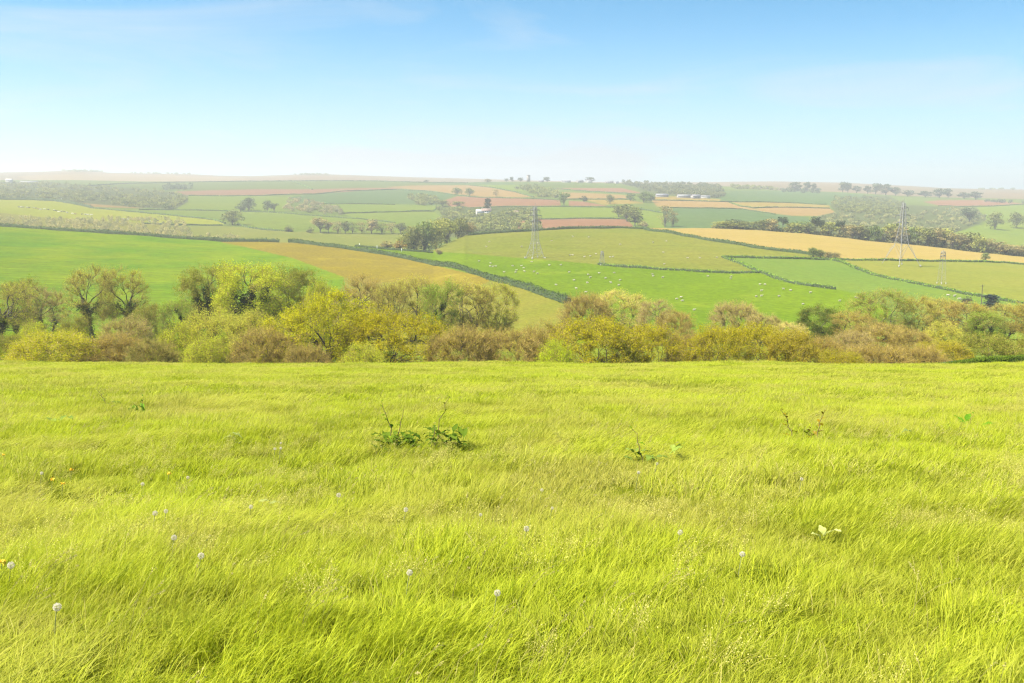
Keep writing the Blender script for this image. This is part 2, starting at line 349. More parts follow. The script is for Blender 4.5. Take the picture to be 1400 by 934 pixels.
def build_ground():
    rows = np.concatenate([np.linspace(-27, 2, 10)[:-1], np.linspace(2, 62, 70)[:-1], np.linspace(62, 300, 70)[:-1], np.linspace(300, 560, 110)[:-1],
                           np.linspace(560, 820, 150)[:-1], np.geomspace(820, 2520, 230)[:-1], np.geomspace(2520, 5600, 60)])
    cols = np.concatenate([np.linspace(-1.15, -.60, 28)[:-1], np.linspace(-.60, .60, 900), np.linspace(.60, 1.15, 28)[1:]])
    Yg, Cg = np.meshgrid(rows, cols, indexing='ij')
    Xg = Cg*(Yg+30)
    Zg = height(Xg, Yg)
    V = np.stack([Xg, Yg, Zg], -1).reshape(-1, 3)
    nr, nc = Xg.shape
    idx = np.arange(nr*nc).reshape(nr, nc)
    Q = np.stack([idx[:-1, :-1], idx[:-1, 1:], idx[1:, 1:], idx[1:, :-1]], -1).reshape(-1, 4)
    C = V[Q].mean(1)
    ok = C[:, 1] > 100
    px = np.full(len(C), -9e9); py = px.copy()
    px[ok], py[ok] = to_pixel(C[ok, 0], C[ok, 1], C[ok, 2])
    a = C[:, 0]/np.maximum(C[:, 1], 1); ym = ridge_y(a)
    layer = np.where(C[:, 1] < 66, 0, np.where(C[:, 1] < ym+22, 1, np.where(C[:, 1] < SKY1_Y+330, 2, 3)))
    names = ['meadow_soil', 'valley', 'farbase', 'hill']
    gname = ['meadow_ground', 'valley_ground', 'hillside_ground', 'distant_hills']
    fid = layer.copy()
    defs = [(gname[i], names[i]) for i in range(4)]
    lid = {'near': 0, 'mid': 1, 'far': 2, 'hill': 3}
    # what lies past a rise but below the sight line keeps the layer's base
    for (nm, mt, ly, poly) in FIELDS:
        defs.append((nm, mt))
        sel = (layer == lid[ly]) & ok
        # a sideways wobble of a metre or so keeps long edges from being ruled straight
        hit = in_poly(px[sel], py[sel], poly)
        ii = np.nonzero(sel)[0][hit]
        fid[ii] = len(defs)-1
    for k, (nm, mt) in enumerate(defs):
        f = np.nonzero(fid == k)[0]
        if not len(f): continue
        used, inv = np.unique(Q[f], return_inverse=True)
        me = mesh_np(nm, V[used], inv.reshape(-1, 4), None, [FM[mt]], smooth=True)
        tag(link(nm, me), kind='structure')
build_ground()

# ------------------------------------------------------------------ world, sun, camera, air
SUN_EL, SUN_AZ = rad(52), rad(-118)          # azimuth from straight ahead, minus is to the left: left and a little behind
def build_light():
    w = bpy.data.worlds.new('World'); SC.world = w; w.use_nodes = True
    t = w.node_tree; t.nodes.clear()
    out = t.nodes.new('ShaderNodeOutputWorld'); bg = t.nodes.new('ShaderNodeBackground')
    sky = t.nodes.new('ShaderNodeTexSky'); sky.sky_type = 'NISHITA'; sky.sun_disc = False
    sky.sun_elevation = SUN_EL; sky.sun_rotation = SUN_AZ
    sky.altitude = 0; sky.air_density = 1.0; sky.dust_density = 0.6; sky.ozone_density = 1.6
    tc = t.nodes.new('ShaderNodeTexCoord'); mp = t.nodes.new('ShaderNodeMapping')
    mp.inputs['Scale'].default_value = (1, 1, SKY_STRETCH)
    t.links.new(tc.outputs['Generated'], mp.inputs['Vector'])
    t.links.new(mp.outputs[0], sky.inputs['Vector'])
    # thin streaks of high cloud
    m2 = t.nodes.new('ShaderNodeMapping'); m2.inputs['Scale'].default_value = (1.2, 1.2, 7); m2.inputs['Rotation'].default_value = (0, rad(8), rad(20))
    t.links.new(tc.outputs['Generated'], m2.inputs['Vector'])
    nz = t.nodes.new('ShaderNodeTexNoise'); nz.inputs['Scale'].default_value = 2.2; nz.inputs['Detail'].default_value = 6; nz.inputs['Roughness'].default_value = .55
    nz.inputs['Distortion'].default_value = .6
    t.links.new(m2.outputs[0], nz.inputs['Vector'])
    mr = t.nodes.new('ShaderNodeMapRange'); mr.inputs['From Min'].default_value = .5; mr.inputs['From Max'].default_value = .85; mr.inputs['To Min'].default_value = .0; mr.inputs['To Max'].default_value = .75
    t.links.new(nz.outputs['Fac'], mr.inputs['Value'])
    # the veil thickens towards the horizon
    sp = t.nodes.new('ShaderNodeSeparateXYZ'); t.links.new(tc.outputs['Generated'], sp.inputs[0])
    vz = t.nodes.new('ShaderNodeMapRange'); vz.interpolation_type = 'SMOOTHSTEP'
    vz.inputs['From Min'].default_value = -.02; vz.inputs['From Max'].default_value = .19; vz.inputs['To Min'].default_value = .92; vz.inputs['To Max'].default_value = 0
    t.links.new(sp.outputs['Z'], vz.inputs['Value'])
    ad = t.nodes.new('ShaderNodeMath'); ad.operation = 'ADD'; ad.use_clamp = True
    mx = t.nodes.new('ShaderNodeMix'); mx.data_type = 'RGBA'
    tn = t.nodes.new('ShaderNodeMix'); tn.data_type = 'RGBA'; tn.blend_type = 'MULTIPLY'; tn.inputs[0].default_value = 1.0
    t.links.new(sky.outputs[0], tn.inputs[6]); tn.inputs[7].default_value = (.39, 1.03, 1.10, 1)
    t.links.new(mr.outputs[0], ad.inputs[0]); t.links.new(vz.outputs[0], ad.inputs[1]); t.links.new(ad.outputs[0], mx.inputs[0]); t.links.new(tn.outputs[2], mx.inputs[6]); mx.inputs[7].default_value = (*SKY_CLOUD, 1)
    t.links.new(mx.outputs[2], bg.inputs['Color']); bg.inputs['Strength'].default_value = SKY_STRENGTH
    t.links.new(bg.outputs[0], out.inputs[0])
    s = bpy.data.lights.new('sun', 'SUN'); s.energy = SUN_STRENGTH; s.angle = rad(.5); s.color = (1, .955, .87)
    o = bpy.data.objects.new('sun', s); COL.objects.link(o)
    d = Vector((sin(SUN_AZ)*cos(SUN_EL), cos(SUN_AZ)*cos(SUN_EL), sin(SUN_EL)))
    o.rotation_euler = (-d).to_track_quat('-Z', 'Y').to_euler()
    o.location = (0, 0, 100)
    cam = bpy.data.cameras.new('camera'); cam.lens = 35.0; cam.sensor_width = 36.0; cam.clip_start = .05; cam.clip_end = 20000
    c = bpy.data.objects.new('camera', cam); COL.objects.link(c); c.location = (0, 0, CAMZ); c.rotation_euler = (pi/2-PITCH, 0, 0)
    SC.camera = c
    SC.view_settings.view_transform = 'Standard'; SC.view_settings.look = 'None'; SC.view_settings.gamma = 1
    SC.view_settings.use_curve_mapping = False
    SC.view_settings.exposure = EXPOSURE
    # the air: one closed box of even density
    v = Acc().box(0, 2750, 52, 14400, 5800, 212)
    N = NT('haze air')
    p = N.n('ShaderNodeVolumePrincipled'); p.inputs['Color'].default_value = (1, .95, .87, 1); p.inputs['Density'].default_value = HAZE
    p.inputs['Anisotropy'].default_value = .2
    N.l(p.outputs[0], N.out.inputs['Volume'])
    h = link('haze', v.mesh('haze', [N.m])); tag(h, kind='stuff')
SKY_STRETCH, SKY_CLOUD, SKY_STRENGTH, SUN_STRENGTH, EXPOSURE, HAZE = 2.4, (3.0, 3.38, 3.75), .078, 4.8, 1.6, 2.5e-4
build_light()
cy = SC.cycles
cy.max_bounces = 5; cy.diffuse_bounces = 3; cy.glossy_bounces = 2; cy.transmission_bounces = 3; cy.volume_bounces = 0; cy.transparent_max_bounces = 8
cy.use_denoising = True; cy.denoising_prefilter = 'NONE'; cy.pixel_filter_type = 'BLACKMAN_HARRIS'; cy.filter_width = 1.3
cy.caustics_reflective = False; cy.caustics_refractive = False
# ------------------------------------------------------------------ trees
BARK = simple_mat('bark', (.062, .05, .036), .9, 0, .35, 4)
TWIG = {}
def twig_mat(name, col):
    N = NT(name); at = N.n('ShaderNodeAttribute'); at.attribute_name = 'tone'; oi = N.n('ShaderNodeObjectInfo')
    c = N.mix(at.outputs['Fac'], [v*.55 for v in col], [v*1.45 for v in col]); c = N.mix(1.0, c, oi.outputs['Color'], 'MULTIPLY')
    d = N.n('ShaderNodeBsdfDiffuse'); N.l(c, d.inputs[0]); N.l(d.outputs[0], N.out.inputs[0]); return N.m
TWIGM = twig_mat('twigs', (.35, .27, .15))
LEAFM = leaf_mat('spring leaves', (.74, .78, .55), (1.42, 1.32, 1.0), .5)
IVYM = leaf_mat('ivy leaves', (.022, .036, .012), (.07, .10, .03), .2, False)

def bez(p0, c, p1, m):
    t = np.linspace(0, 1, m)[None, :, None]
    return (1-t)**2*p0[:, None]+2*t*(1-t)*c[:, None]+t*t*p1[:, None]

def attach(pts, S, T, R, upbias, r):
    """nearest point on the parent branches for every end point, preferring lower ones"""
    out = np.empty(len(pts), int)
    for i, p in enumerate(pts):
        d = p-S; L = np.linalg.norm(d, axis=1)+1e-6
        cost = L*(1.0+.55*(1-np.einsum('ij,ij->i', d, T)/L)) + upbias*np.maximum(0, S[:, 2]-p[2]+.15*L)
        out[i] = np.argmin(cost)
    return out

def grow(seed, H, R, zlow, trunk_h, stems=1, n1=7, n2=45, n3=330, ntw=9, twig_len=.8, tr=.022, boxy=1.0, lump=.28, leaf_n=6000, leaf=.16,
         leaf_frac=.75, upright=.5, twig_r=.011, leaf_top=0.0, clump=.12, ivy=0, ivy_h=.6, spread=.6, inner=.3, leaf_low=0.0):
    """a broadleaf tree: trunk and limbs, fine twigs, leaves (and ivy) as three or four meshes"""
    r = np.random.default_rng(seed)
    zc = (zlow+H)/2; rz = (H-zlow)/2
    ldir = r.normal(size=(14, 3)); ldir /= np.linalg.norm(ldir, axis=1, keepdims=True); lw = r.uniform(-1, 1, 14)
    def env(n, f0, f1):
        out = []
        while len(out) < n:
            d = r.normal(size=3); d /= np.linalg.norm(d)
            k = 1+lump*float(np.sum(lw*np.exp(-6*(1-ldir@d))))
            f = r.uniform(f0**2, f1**2)**.5
            e = np.sign(d)*np.abs(d)**boxy
            p = np.array([e[0]*R, e[1]*R, zc*1.0+e[2]*rz])
            p = np.array([p[0]*k*f, p[1]*k*f, zc+(p[2]-zc)*k*f])
            if p[2] > .12*H: out.append(p)
        return np.array(out)
    A_, TW = Acc(), Acc()
    r0 = tr*H
    base = []; S = []; T = []; RR = []
    st = []
    for s in range(stems):
        if stems == 1: b = np.zeros(3); top = np.array([r.normal()*.03*H, r.normal()*.03*H, trunk_h])
        else:
            an = 2*pi*s/stems+r.uniform(-.4, .4); q = R*.10*r.uniform(.3, 1.3)
            b = np.array([cos(an)*q, sin(an)*q, 0]); top = b+np.array([cos(an)*R*.2, sin(an)*R*.2, trunk_h])*r.uniform(.7, 1.2)
        st.append((b-[0, 0, .5], (b+top)/2+[r.normal()*.04*H, r.normal()*.04*H, 0], top))
    P0 = bez(np.array([q[0] for q in st]), np.array([q[1] for q in st]), np.array([q[2] for q in st]), 7)
    rs = r0/(stems**.45)
    Rd = np.linspace(1.15, .8, 7)[None]*rs*np.ones((stems, 1)); Rd[:, 0] *= 1.35
    V, q = tubes(P0, Rd, 7, r); A_.add(V, q)
    def samples(P, Rd, skip):
        T_ = np.gradient(P, axis=1); T_ /= np.linalg.norm(T_, axis=2, keepdims=True)+1e-9
        return P[:, skip:].reshape(-1, 3), T_[:, skip:].reshape(-1, 3), Rd[:, skip:].reshape(-1)
    s0 = samples(P0, Rd, 4)
    prev = [s0]; ivyp = [(P0.reshape(-1, 3), Rd.reshape(-1))]
    fr = [(inner, .55), (.5, .82), (.72, 1.0)]
    lev = [(n1, 8, 5, .62), (n2, 7, 4, .5), (n3, 5, 3, .5)]
    ends = None
    for L, ((n, m, k, rk), (f0, f1)) in enumerate(zip(lev, fr)):
        pts = env(n, f0, f1)
        S = np.concatenate([p[0] for p in prev]); T = np.concatenate([p[1] for p in prev]); RR = np.concatenate([p[2] for p in prev])
        j = attach(pts, S, T, RR, .5*upright+.3, r)
        s = S[j]; d = np.linalg.norm(pts-s, axis=1, keepdims=True)
        c = s+T[j]*d*.45+np.array([0, 0, 1.0])*d*.18*upright+r.normal(size=pts.shape)*d*.09
        P = bez(s, c, pts, m)
        P[:, 1:-1] += r.normal(size=(n, m-2, 3))*d[:, None]*.025
        rb = np.minimum(RR[j]*rk*r.uniform(.75, 1.2, n)+.004, .05*d[:, 0]+.01)
        rb = np.maximum(rb, .012)
        Rd = rb[:, None]*np.linspace(1, .38, m)[None]
        V, q = tubes(P, Rd, k, r); A_.add(V, q)
        if L < 2: ivyp.append((P.reshape(-1, 3), Rd.reshape(-1)))
        prev = prev[-2:]+[samples(P, Rd, 2)]
        if L == 2: ends = samples(P, Rd, 1)
        if L == 1: ends2 = samples(P, Rd, 3)
    # twigs
    B = np.concatenate([ends[0], ends2[0]]); BT = np.concatenate([ends[1], ends2[1]])
    nt = n3*ntw
    j = r.integers(0, len(B), nt)
    b = B[j]
    outw = b-np.array([0, 0, zc*.6]); outw /= np.linalg.norm(outw, axis=1, keepdims=True)+1e-9
    d = BT[j]*.6+outw*.4+r.normal(size=(nt, 3))*spread+np.array([0, 0, 1.0])*upright*.8
    d /= np.linalg.norm(d, axis=1, keepdims=True)
    ln = twig_len*r.uniform(.45, 1.25, (nt, 1))
    e = b+d*ln; c = b+d*ln*.5+r.normal(size=(nt, 3))*ln*.1
    P = bez(b, c, e, 3)
    V, q = tubes(P, twig_r*np.array([[1, .75, .35]])*r.uniform(.7, 1.3, (nt, 1)), 3, r)
    tone_t = np.repeat(np.clip(r.normal(.5, .25, nt), 0, 1), 9)
    twm = mesh_np('twigs', V, q, None, [TWIGM], None, {'tone': ('POINT', tone_t)})
    wood = A_.mesh('trunk', [BARK], True)
    fol = None
    if leaf_n:
        # leafy twigs come in clumps with gaps between them
        cd = r.normal(size=(40, 3)); cw = r.uniform(0, 2*pi, 40); sc = 2*pi/(.20*H)
        nz = np.zeros(nt)
        for q_ in range(8): nz += np.sin((b@cd[q_])/np.linalg.norm(cd[q_])*sc*(.6+.2*q_)+cw[q_])
        key = nz/2.5+r.normal(size=nt)*.8 + leaf_top*(e[:, 2]/H)*3 - leaf_low*(e[:, 2]/H)*3
        keep = np.argsort(-key)[:max(10, int(nt*leaf_frac))]
        jj = keep[r.integers(0, len(keep), leaf_n)]
        t = r.uniform(.25, 1.05, (leaf_n, 1))
        cen = b[jj]*(1-t)+e[jj]*t+r.normal(size=(leaf_n, 3))*clump
        cen0 = cen
        V, q = quads_at(cen, leaf*r.uniform(.55, 1.35, leaf_n), r, .15)
        tone = np.repeat(np.clip(r.normal(.5, .13, leaf_n)+.30*np.sin(nz[jj]*1.4), 0, 1), 4)
        fol = mesh_np('foliage', V, q, None, [LEAFM], None, {'tone': ('POINT', tone)})
    iv = None
    if ivy:
        Pi = np.concatenate([p[0] for p in ivyp]); Ri = np.concatenate([p[1] for p in ivyp])
        ok = (Pi[:, 2] < ivy_h*H) & (np.linalg.norm(Pi[:, :2], axis=1) < R*.75) & (Ri > .035)
        Pi, Ri = Pi[ok], Ri[ok]
        w = (Ri+.02); w /= w.sum(); j = r.choice(len(Pi), ivy, p=w)
        off = r.normal(size=(ivy, 3)); off /= np.linalg.norm(off, axis=1, keepdims=True)
        cen = Pi[j]+off*(Ri[j][:, None]+r.uniform(.05, .5, (ivy, 1))*(1-.5*Pi[j][:, 2:]/H))+r.normal(size=(ivy, 3))*.12
        cen[:, 2] += r.uniform(-.5, .5, ivy)
        V, q = quads_at(cen, .2*r.uniform(.6, 1.3, ivy), r, .1, .8)
        iv = mesh_np('ivy', V, q, None, [IVYM], None, {'tone': ('POINT', np.repeat(r.uniform(0, 1, ivy), 4))})
    ext = np.concatenate([np.empty((0, 3)), e] + ([cen0] if leaf_n else []))
    H = float(np.quantile(ext[:, 2], .995)); R = float(np.quantile(np.abs(ext[:, 0]), .985)*.5+np.quantile(np.abs(ext[:, 1]), .985)*.5)
    return dict(H=H, W=2*R, trunk=wood, twigs=twm, foliage=fol, ivy=iv)

TT = {
 'oak1': grow(11, 9, 5.0, .6, 1.6, 1, 9, 60, 560, 9, .7, .030, .9, .40, 39000, 0.148, .70, .35, leaf_top=.3, clump=.2, spread=.8),
 'oak2': grow(12, 8, 5.2, -.4, 1.3, 1, 10, 60, 600, 9, .65, .030, .85, .35, 37500, 0.140, .70, .35, leaf_top=.4, clump=.18, spread=.8),
 'oak3': grow(13, 8, 5.0, -1.5, .9, 3, 10, 60, 600, 10, .65, .022, .85, .3, 30000, 0.133, .70, .35, leaf_top=.8, clump=.16, spread=.75),
 'bare1': grow(21, 7, 4.5, -1.5, .5, 7, 12, 80, 800, 16, .75, .014, .9, .22, 13500, 0.094, .6, .7, .0125, leaf_top=.4, spread=.6),
 'bare2': grow(22, 7, 3.6, -1.0, .6, 5, 10, 70, 650, 16, .85, .014, .85, .3, 13500, 0.094, .7, .8, .012, leaf_top=.5, spread=.55),
 'willow': grow(31, 6, 4.6, -2.0, .5, 6, 12, 80, 700, 10, .8, .014, .9, .25, 45000, 0.117, .95, .6, .009, clump=.16, spread=.65),
 'bush': grow(32, 6, 3.6, -1.5, .5, 5, 10, 70, 520, 10, .7, .016, .85, .4, 24000, 0.121, .6, .5, clump=.18, spread=.7),
 'ash1': grow(41, 13, 4.2, 3.0, 3.6, 1, 10, 70, 620, 10, .95, .026, .8, .4, 8000, 0.125, .75, .7, .012, leaf_top=.3, clump=.2, ivy=3200, ivy_h=.5, spread=.6),
 'ash2': grow(42, 13, 4.8, 2.5, 3.0, 1, 10, 70, 640, 10, .9, .027, .8, .45, 11000, 0.129, .8, .6, .012, leaf_top=.2, clump=.2, ivy=1800, ivy_h=.4, spread=.65),
 'ash3': grow(43, 12, 4.4, 2.2, 2.6, 2, 10, 70, 620, 10, .9, .026, .8, .4, 5000, 0.109, .65, .75, .0125, clump=.2, ivy=1000, ivy_h=.38, spread=.6),
 'ivied1': grow(51, 11, 4.4, 1.8, 2.8, 1, 9, 60, 520, 10, .8, .028, .8, .4, 27000, 0.148, .55, .5, clump=.22, ivy=12000, ivy_h=.75, spread=.7),
 'ivied2': grow(52, 10, 3.6, 1.5, 2.4, 2, 9, 50, 460, 10, .8, .026, .8, .45, 18000, 0.140, .7, .6, clump=.22, ivy=11000, ivy_h=.8, spread=.7),
 'vase1': grow(71, 11, 4.0, .6, 1.2, 4, 12, 80, 700, 10, .85, .022, .85, .2, 15000, 0.121, .8, .85, .0115, leaf_top=.35, clump=.2, spread=.55),
 'vase2': grow(72, 11, 3.6, 1.6, 2.0, 2, 11, 80, 650, 10, .85, .024, .8, .25, 10000, 0.117, .75, .85, .012, leaf_top=.2, clump=.2, ivy=900, ivy_h=.35, spread=.55),
 'dense': grow(61, 10, 4.0, .8, 2.2, 1, 9, 60, 520, 10, .7, .028, .85, .45, 36000, 0.156, .85, .4, clump=.24, spread=.75, ivy=3500, ivy_h=.5),
}

def place_tree(kind, px, top, wpx, Y, col, name, label, cat, group=None, rz=None, twc=(1, 1, 1)):
    t = TT[kind]
    a = float(az_of(px, top)); X = a*Y; g = hz(X, Y)
    ztop = CAMZ+float(slope_of(top))*Y
    sz = max(.25, (ztop-g))/t['H']
    sx = wpx*Y/FPX/t['W']*1.2
    o = link(name, None, None, (X, Y, g-.05), (0, 0, random.uniform(0, 6.28) if rz is None else rz), (sx, sx, sz))
    o.empty_display_size = .5
    tag(o, label, cat, group)
    link('trunk', t['trunk'], o)
    w = link('twigs', t['twigs'], o); w.color = (*twc, 1)
    if t['foliage']:
        f = link('foliage', t['foliage'], o); f.color = (*col, 1)
    if t['ivy']: link('ivy', t['ivy'], o)
    return o

YEL = (.44, .42, .02); YG = (0.450, 0.480, 0.042); OAK = (.39, .345, .014); OLV = (0.257, 0.270, 0.043); BRN = (.43, .36, .05); ORG = (.43, .33, .04)
PAL = (0.510, 0.495, 0.084); DKG = (0.130, 0.176, 0.031); GRN = (0.270, 0.365, 0.054)
RED = (1.02, .96, .52); GRY = (1.1, 1.05, .75); ONE = (1.0, 1.0, .50); TWY = (1.5, 1.5, .9)
# kind, x, top, width in the photograph, distance, leaf colour, name, label, twig tint
TREES = [
 # the taller trees standing further down the bank
 ('ash2', 2, 384, 66, 140, YG, 'ash_tree', 'budding yellow-green tree cut off by the edge of the photo beside the bare leaning trunk', ONE),
 ('ivied2', 24, 380, 44, 152, OLV, 'ivy_clad_tree', 'olive round-topped tree behind the budding tree at the far end of the belt', ONE),
 ('ash3', 62, 390, 42, 146, PAL, 'bare_tree', 'nearly bare tree with dark ivied leaning stems above the bright yellow willow', GRY),
 ('ash1', 122, 361, 58, 144, PAL, 'ash_tree', 'tall half-bare tree with twiggy crown and ivy columns, nearer the leaning stems', ONE),
 ('ash1', 166, 364, 56, 147, YG, 'ash_tree', 'tall half-bare tree with dark round ivy mass on its trunk against the cereal field', ONE),
 ('bush', 203, 414, 44, 140, OLV, 'thorn_tree', 'low olive-brown tree between the half-bare pair and the ivied green tree', RED),
 ('ivied2', 238, 408, 42, 138, GRN, 'ivy_clad_tree', 'small dark green ivied tree just below the big ivied clump', ONE),
 ('ivied1', 284, 362, 66, 146, OLV, 'ivy_clad_tree', 'broad dark olive ivied tree on the outer side of the clump under the cereal field', ONE),
 ('ivied1', 338, 359, 84, 142, YG, 'ivy_clad_tree', 'large ivied tree with a yellow-green top in the middle of the dark clump', ONE),
 ('dense', 403, 365, 68, 150, OLV, 'leafy_tree', 'dark olive full-crowned tree below the tip of the green cereal strip', ONE),
 ('bush', 440, 384, 46, 140, YG, 'leafy_tree', 'soft green small tree peeping over the big bright oak', ONE),
 ('ash3', 463, 392, 16, 136, PAL, 'dead_snag', 'pale dead snag with bare forked stems above the big oak', GRY),
 ('ash3', 500, 374, 58, 150, BRN, 'bare_tree', 'bare brownish upright tree in front of the dry rough pasture', RED),
 ('vase2', 532, 384, 40, 142, PAL, 'bare_tree', 'thin bare tree between the brown upright tree and the yellow budding one', ONE),
 ('vase2', 563, 377, 60, 147, PAL, 'ash_tree', 'budding pale yellow tree with leaning dark trunks beneath the stubble hedge', ONE),
 ('ivied2', 598, 384, 46, 141, GRN, 'ivy_clad_tree', 'tree with thick ivy column and dark green tuft in front of the rough pasture', ONE),
 ('vase2', 638, 383, 60, 146, PAL, 'ash_tree', 'spreading budding tree with fanned limbs right of the ivy column', ONE),
 ('vase1', 679, 386, 50, 149, YG, 'ash_tree', 'last budding tree of the middle group, beside the open rough pasture', ONE),
 ('bare1', 802, 400, 56, 150, BRN, 'bare_tree', 'round brown bare tree at the lower end of the long dark hedge', RED),
 ('vase1', 848, 397, 66, 152, PAL, 'bare_tree', 'bare tree with yellowish twigs rising over the golden oak dome', TWY),
 ('ash3', 893, 408, 46, 146, PAL, 'bare_tree', 'thin upright bare tree at the foot of the sheep field', GRY),
 ('bare2', 922, 424, 44, 138, BRN, 'bare_tree', 'low brown bare tree between two golden domes', RED),
 ('bare1', 1008, 411, 60, 143, PAL, 'bare_tree', 'rounded pale grey bare tree alone behind the wide golden thicket', GRY),
 ('bare2', 1047, 428, 42, 138, PAL, 'bare_tree', 'low bare pale shrub tree next to the round grey one', GRY),
 ('bare2', 1080, 440, 46, 130, PAL, 'bare_tree', 'low wispy tree in front of the dark flat-topped tree', TWY),
 ('dense', 1118, 419, 58, 140, DKG, 'evergreen_tree', 'dark green flat-topped tree below the sheep field corner', ONE),
 ('vase2', 1168, 425, 48, 136, BRN, 'bare_tree', 'reddish bare tree between the dark flat-topped tree and the tall green one', RED),
 ('vase1', 1208, 394, 70, 147, GRN, 'ash_tree', 'tallest broad tree with green lower limbs at the end of the sheep field', ONE),
 ('vase1', 1256, 404, 46, 146, PAL, 'ash_tree', 'upright brownish tree next to the tallest broad tree', RED),
 ('vase2', 1290, 406, 44, 150, PAL, 'ash_tree', 'twin-stemmed budding tree between the brownish tree and the vase-shaped one', ONE),
 ('vase2', 1322, 411, 56, 143, BRN, 'ash_tree', 'vase-shaped bare tree with a clear forked trunk near the wooden pole', RED),
 ('ivied2', 1347, 423, 46, 139, GRN, 'ivy_clad_tree', 'fresh green leafy tree below the wooden pole', ONE),
 ('vase2', 1380, 414, 44, 150, PAL, 'ash_tree', 'budding pale tree by the dark conifer shrub', ONE),
 ('vase1', 1418, 412, 54, 146, BRN, 'ash_tree', 'brownish tree at the very end of the belt beyond the clipped hedge', ONE),
 # middle rank
 ('bare2', 1205, 441, 72, 122, BRN, 'bare_tree', 'round brown-budding tree in front of the tallest broad tree', RED),
 ('bare2', 1247, 449, 52, 118, BRN, 'bare_tree', 'small domed brown tree beside the round brown-budding one', RED),
 ('bush', 1290, 440, 54, 124, PAL, 'thorn_tree', 'loose yellow-green thorn below the twin-stemmed tree', ONE),
 ('bare1', 1165, 452, 50, 116, BRN, 'bare_tree', 'greyish twiggy tree beside the orange thicket', GRY),
 ('bush', 46, 440, 46, 108, YG, 'leafy_shrub', 'yellow-green shrub behind the bright yellow willow', ONE),
 ('bare2', 172, 432, 60, 112, PAL, 'thorn_shrub', 'pale brown twiggy shrub under the dark round ivy mass', GRY),
 ('bush', 100, 432, 40, 116, OLV, 'thorn_shrub', 'small olive shrub under the ivy columns', ONE),
 # front rank along the edge of the meadow
 ('bush', 8, 455, 62, 92, OLV, 'leafy_shrub', 'dull olive shrub at the outer end of the front rank', ONE),
 ('willow', 72, 450, 108, 90, YEL, 'willow_shrub', 'bright yellow dome-shaped willow at the meadow edge', TWY),
 ('bare1', 158, 456, 88, 91, ORG, 'thorn_thicket', 'orange-brown domed thicket next to the bright yellow willow', RED),
 ('bare2', 208, 462, 62, 89, OLV, 'thorn_thicket', 'brown-olive thicket beside the orange-brown one', ONE),
 ('bush', 240, 442, 60, 93, YG, 'leafy_shrub', 'loose yellow-green shrub with dark limbs beside the brown-olive thicket', ONE),
 ('willow', 306, 425, 86, 96, PAL, 'leafy_tree', 'soft yellow-green rounded tree in front of the dark ivied clump', ONE),
 ('bush', 352, 424, 58, 98, PAL, 'leafy_tree', 'soft yellow-green tree between the rounded one and the big oak', ONE),
 ('bare1', 365, 447, 88, 88, BRN, 'thorn_thicket', 'reddish brown thicket beneath the soft yellow-green trees', RED),
 ('bush', 284, 460, 66, 88, YG, 'leafy_shrub', 'green and brown mixed shrub below the rounded soft tree', ONE),
 ('bare1', 420, 468, 56, 85, BRN, 'thorn_thicket', 'low brown thicket under the outer branches of the big oak', RED),
 ('oak1', 440, 401, 116, 92, (.42, .40, .018), 'oak_tree', 'largest bright yellow-green oak with dark limbs showing through its crown', ONE),
 ('oak2', 533, 425, 130, 91, OAK, 'oak_tree', 'broad golden-olive oak sloping down beside the largest oak', ONE),
 ('bush', 495, 470, 62, 83, YG, 'leafy_shrub', 'low bright green shrub at the foot of the two oaks', ONE),
 ('bare1', 632, 444, 84, 89, BRN, 'thorn_thicket', 'brown bare dome of twigs next to the golden-olive oak', RED),
 ('bare1', 690, 448, 86, 90, BRN, 'thorn_thicket', 'wide brown twiggy dome below the open rough pasture', RED),
 ('bare2', 748, 440, 62, 95, BRN, 'thorn_tree', 'dark reddish brown dome behind the small bright green shrub', RED),
 ('bush', 759, 466, 50, 81, (.44, .52, .02), 'leafy_shrub', 'small vivid green shrub at the meadow edge before the brown domes', ONE),
 ('oak3', 818, 434, 116, 89, OAK, 'oak_tree', 'golden domed oak right of the small vivid green shrub', ONE),
 ('oak3', 888, 444, 88, 91, OAK, 'oak_tree', 'lower golden dome joined to the side of the golden domed oak', ONE),
 ('bare2', 940, 452, 56, 92, BRN, 'thorn_thicket', 'brown gap-filling thicket between the golden domes', RED),
 ('oak3', 985, 446, 82, 89, OAK, 'oak_tree', 'golden oak at the start of the wide golden thicket', ONE),
 ('oak2', 1042, 443, 96, 91, OAK, 'oak_tree', 'golden oak in the middle of the wide thicket, under the round grey tree', ONE),
 ('oak3', 1088, 451, 66, 88, (.40, .33, .025), 'oak_tree', 'brownish golden oak closing the wide thicket', ONE),
 ('bare1', 1126, 459, 56, 90, ORG, 'thorn_thicket', 'rusty brown thicket after the wide golden thicket', RED),
 ('willow', 1157, 478, 56, 82, OAK, 'leafy_shrub', 'low golden shrub in front of the rusty thickets', ONE),
 ('bare1', 1203, 469, 84, 86, ORG, 'thorn_thicket', 'low rusty thicket beside the low golden shrub', RED),
 ('bare1', 1256, 470, 72, 87, ORG, 'thorn_thicket', 'low rusty brown thicket below the small domed tree', RED),
 ('oak3', 1296, 466, 66, 90, (.42, .36, .03), 'thorn_shrub', 'orange-yellow shrub just before the clipped hedge', ONE),
 ('oak3', 1352, 456, 96, 92, OLV, 'leafy_thicket', 'wide olive-green thicket behind the clipped hedge', ONE),
 ('bush', 1412, 456, 70, 94, OLV, 'leafy_thicket', 'olive thicket at the outer end behind the clipped hedge', ONE),
]
for (kd, px, top, w, Y, col, nm, lab, tw) in TREES:
    cat = nm.split('_')[-1]
    cat = {'snag': 'dead tree'}.get(cat, cat)
    place_tree(kd, px, top, w, Y, col, nm, lab, cat, None, None, tw)
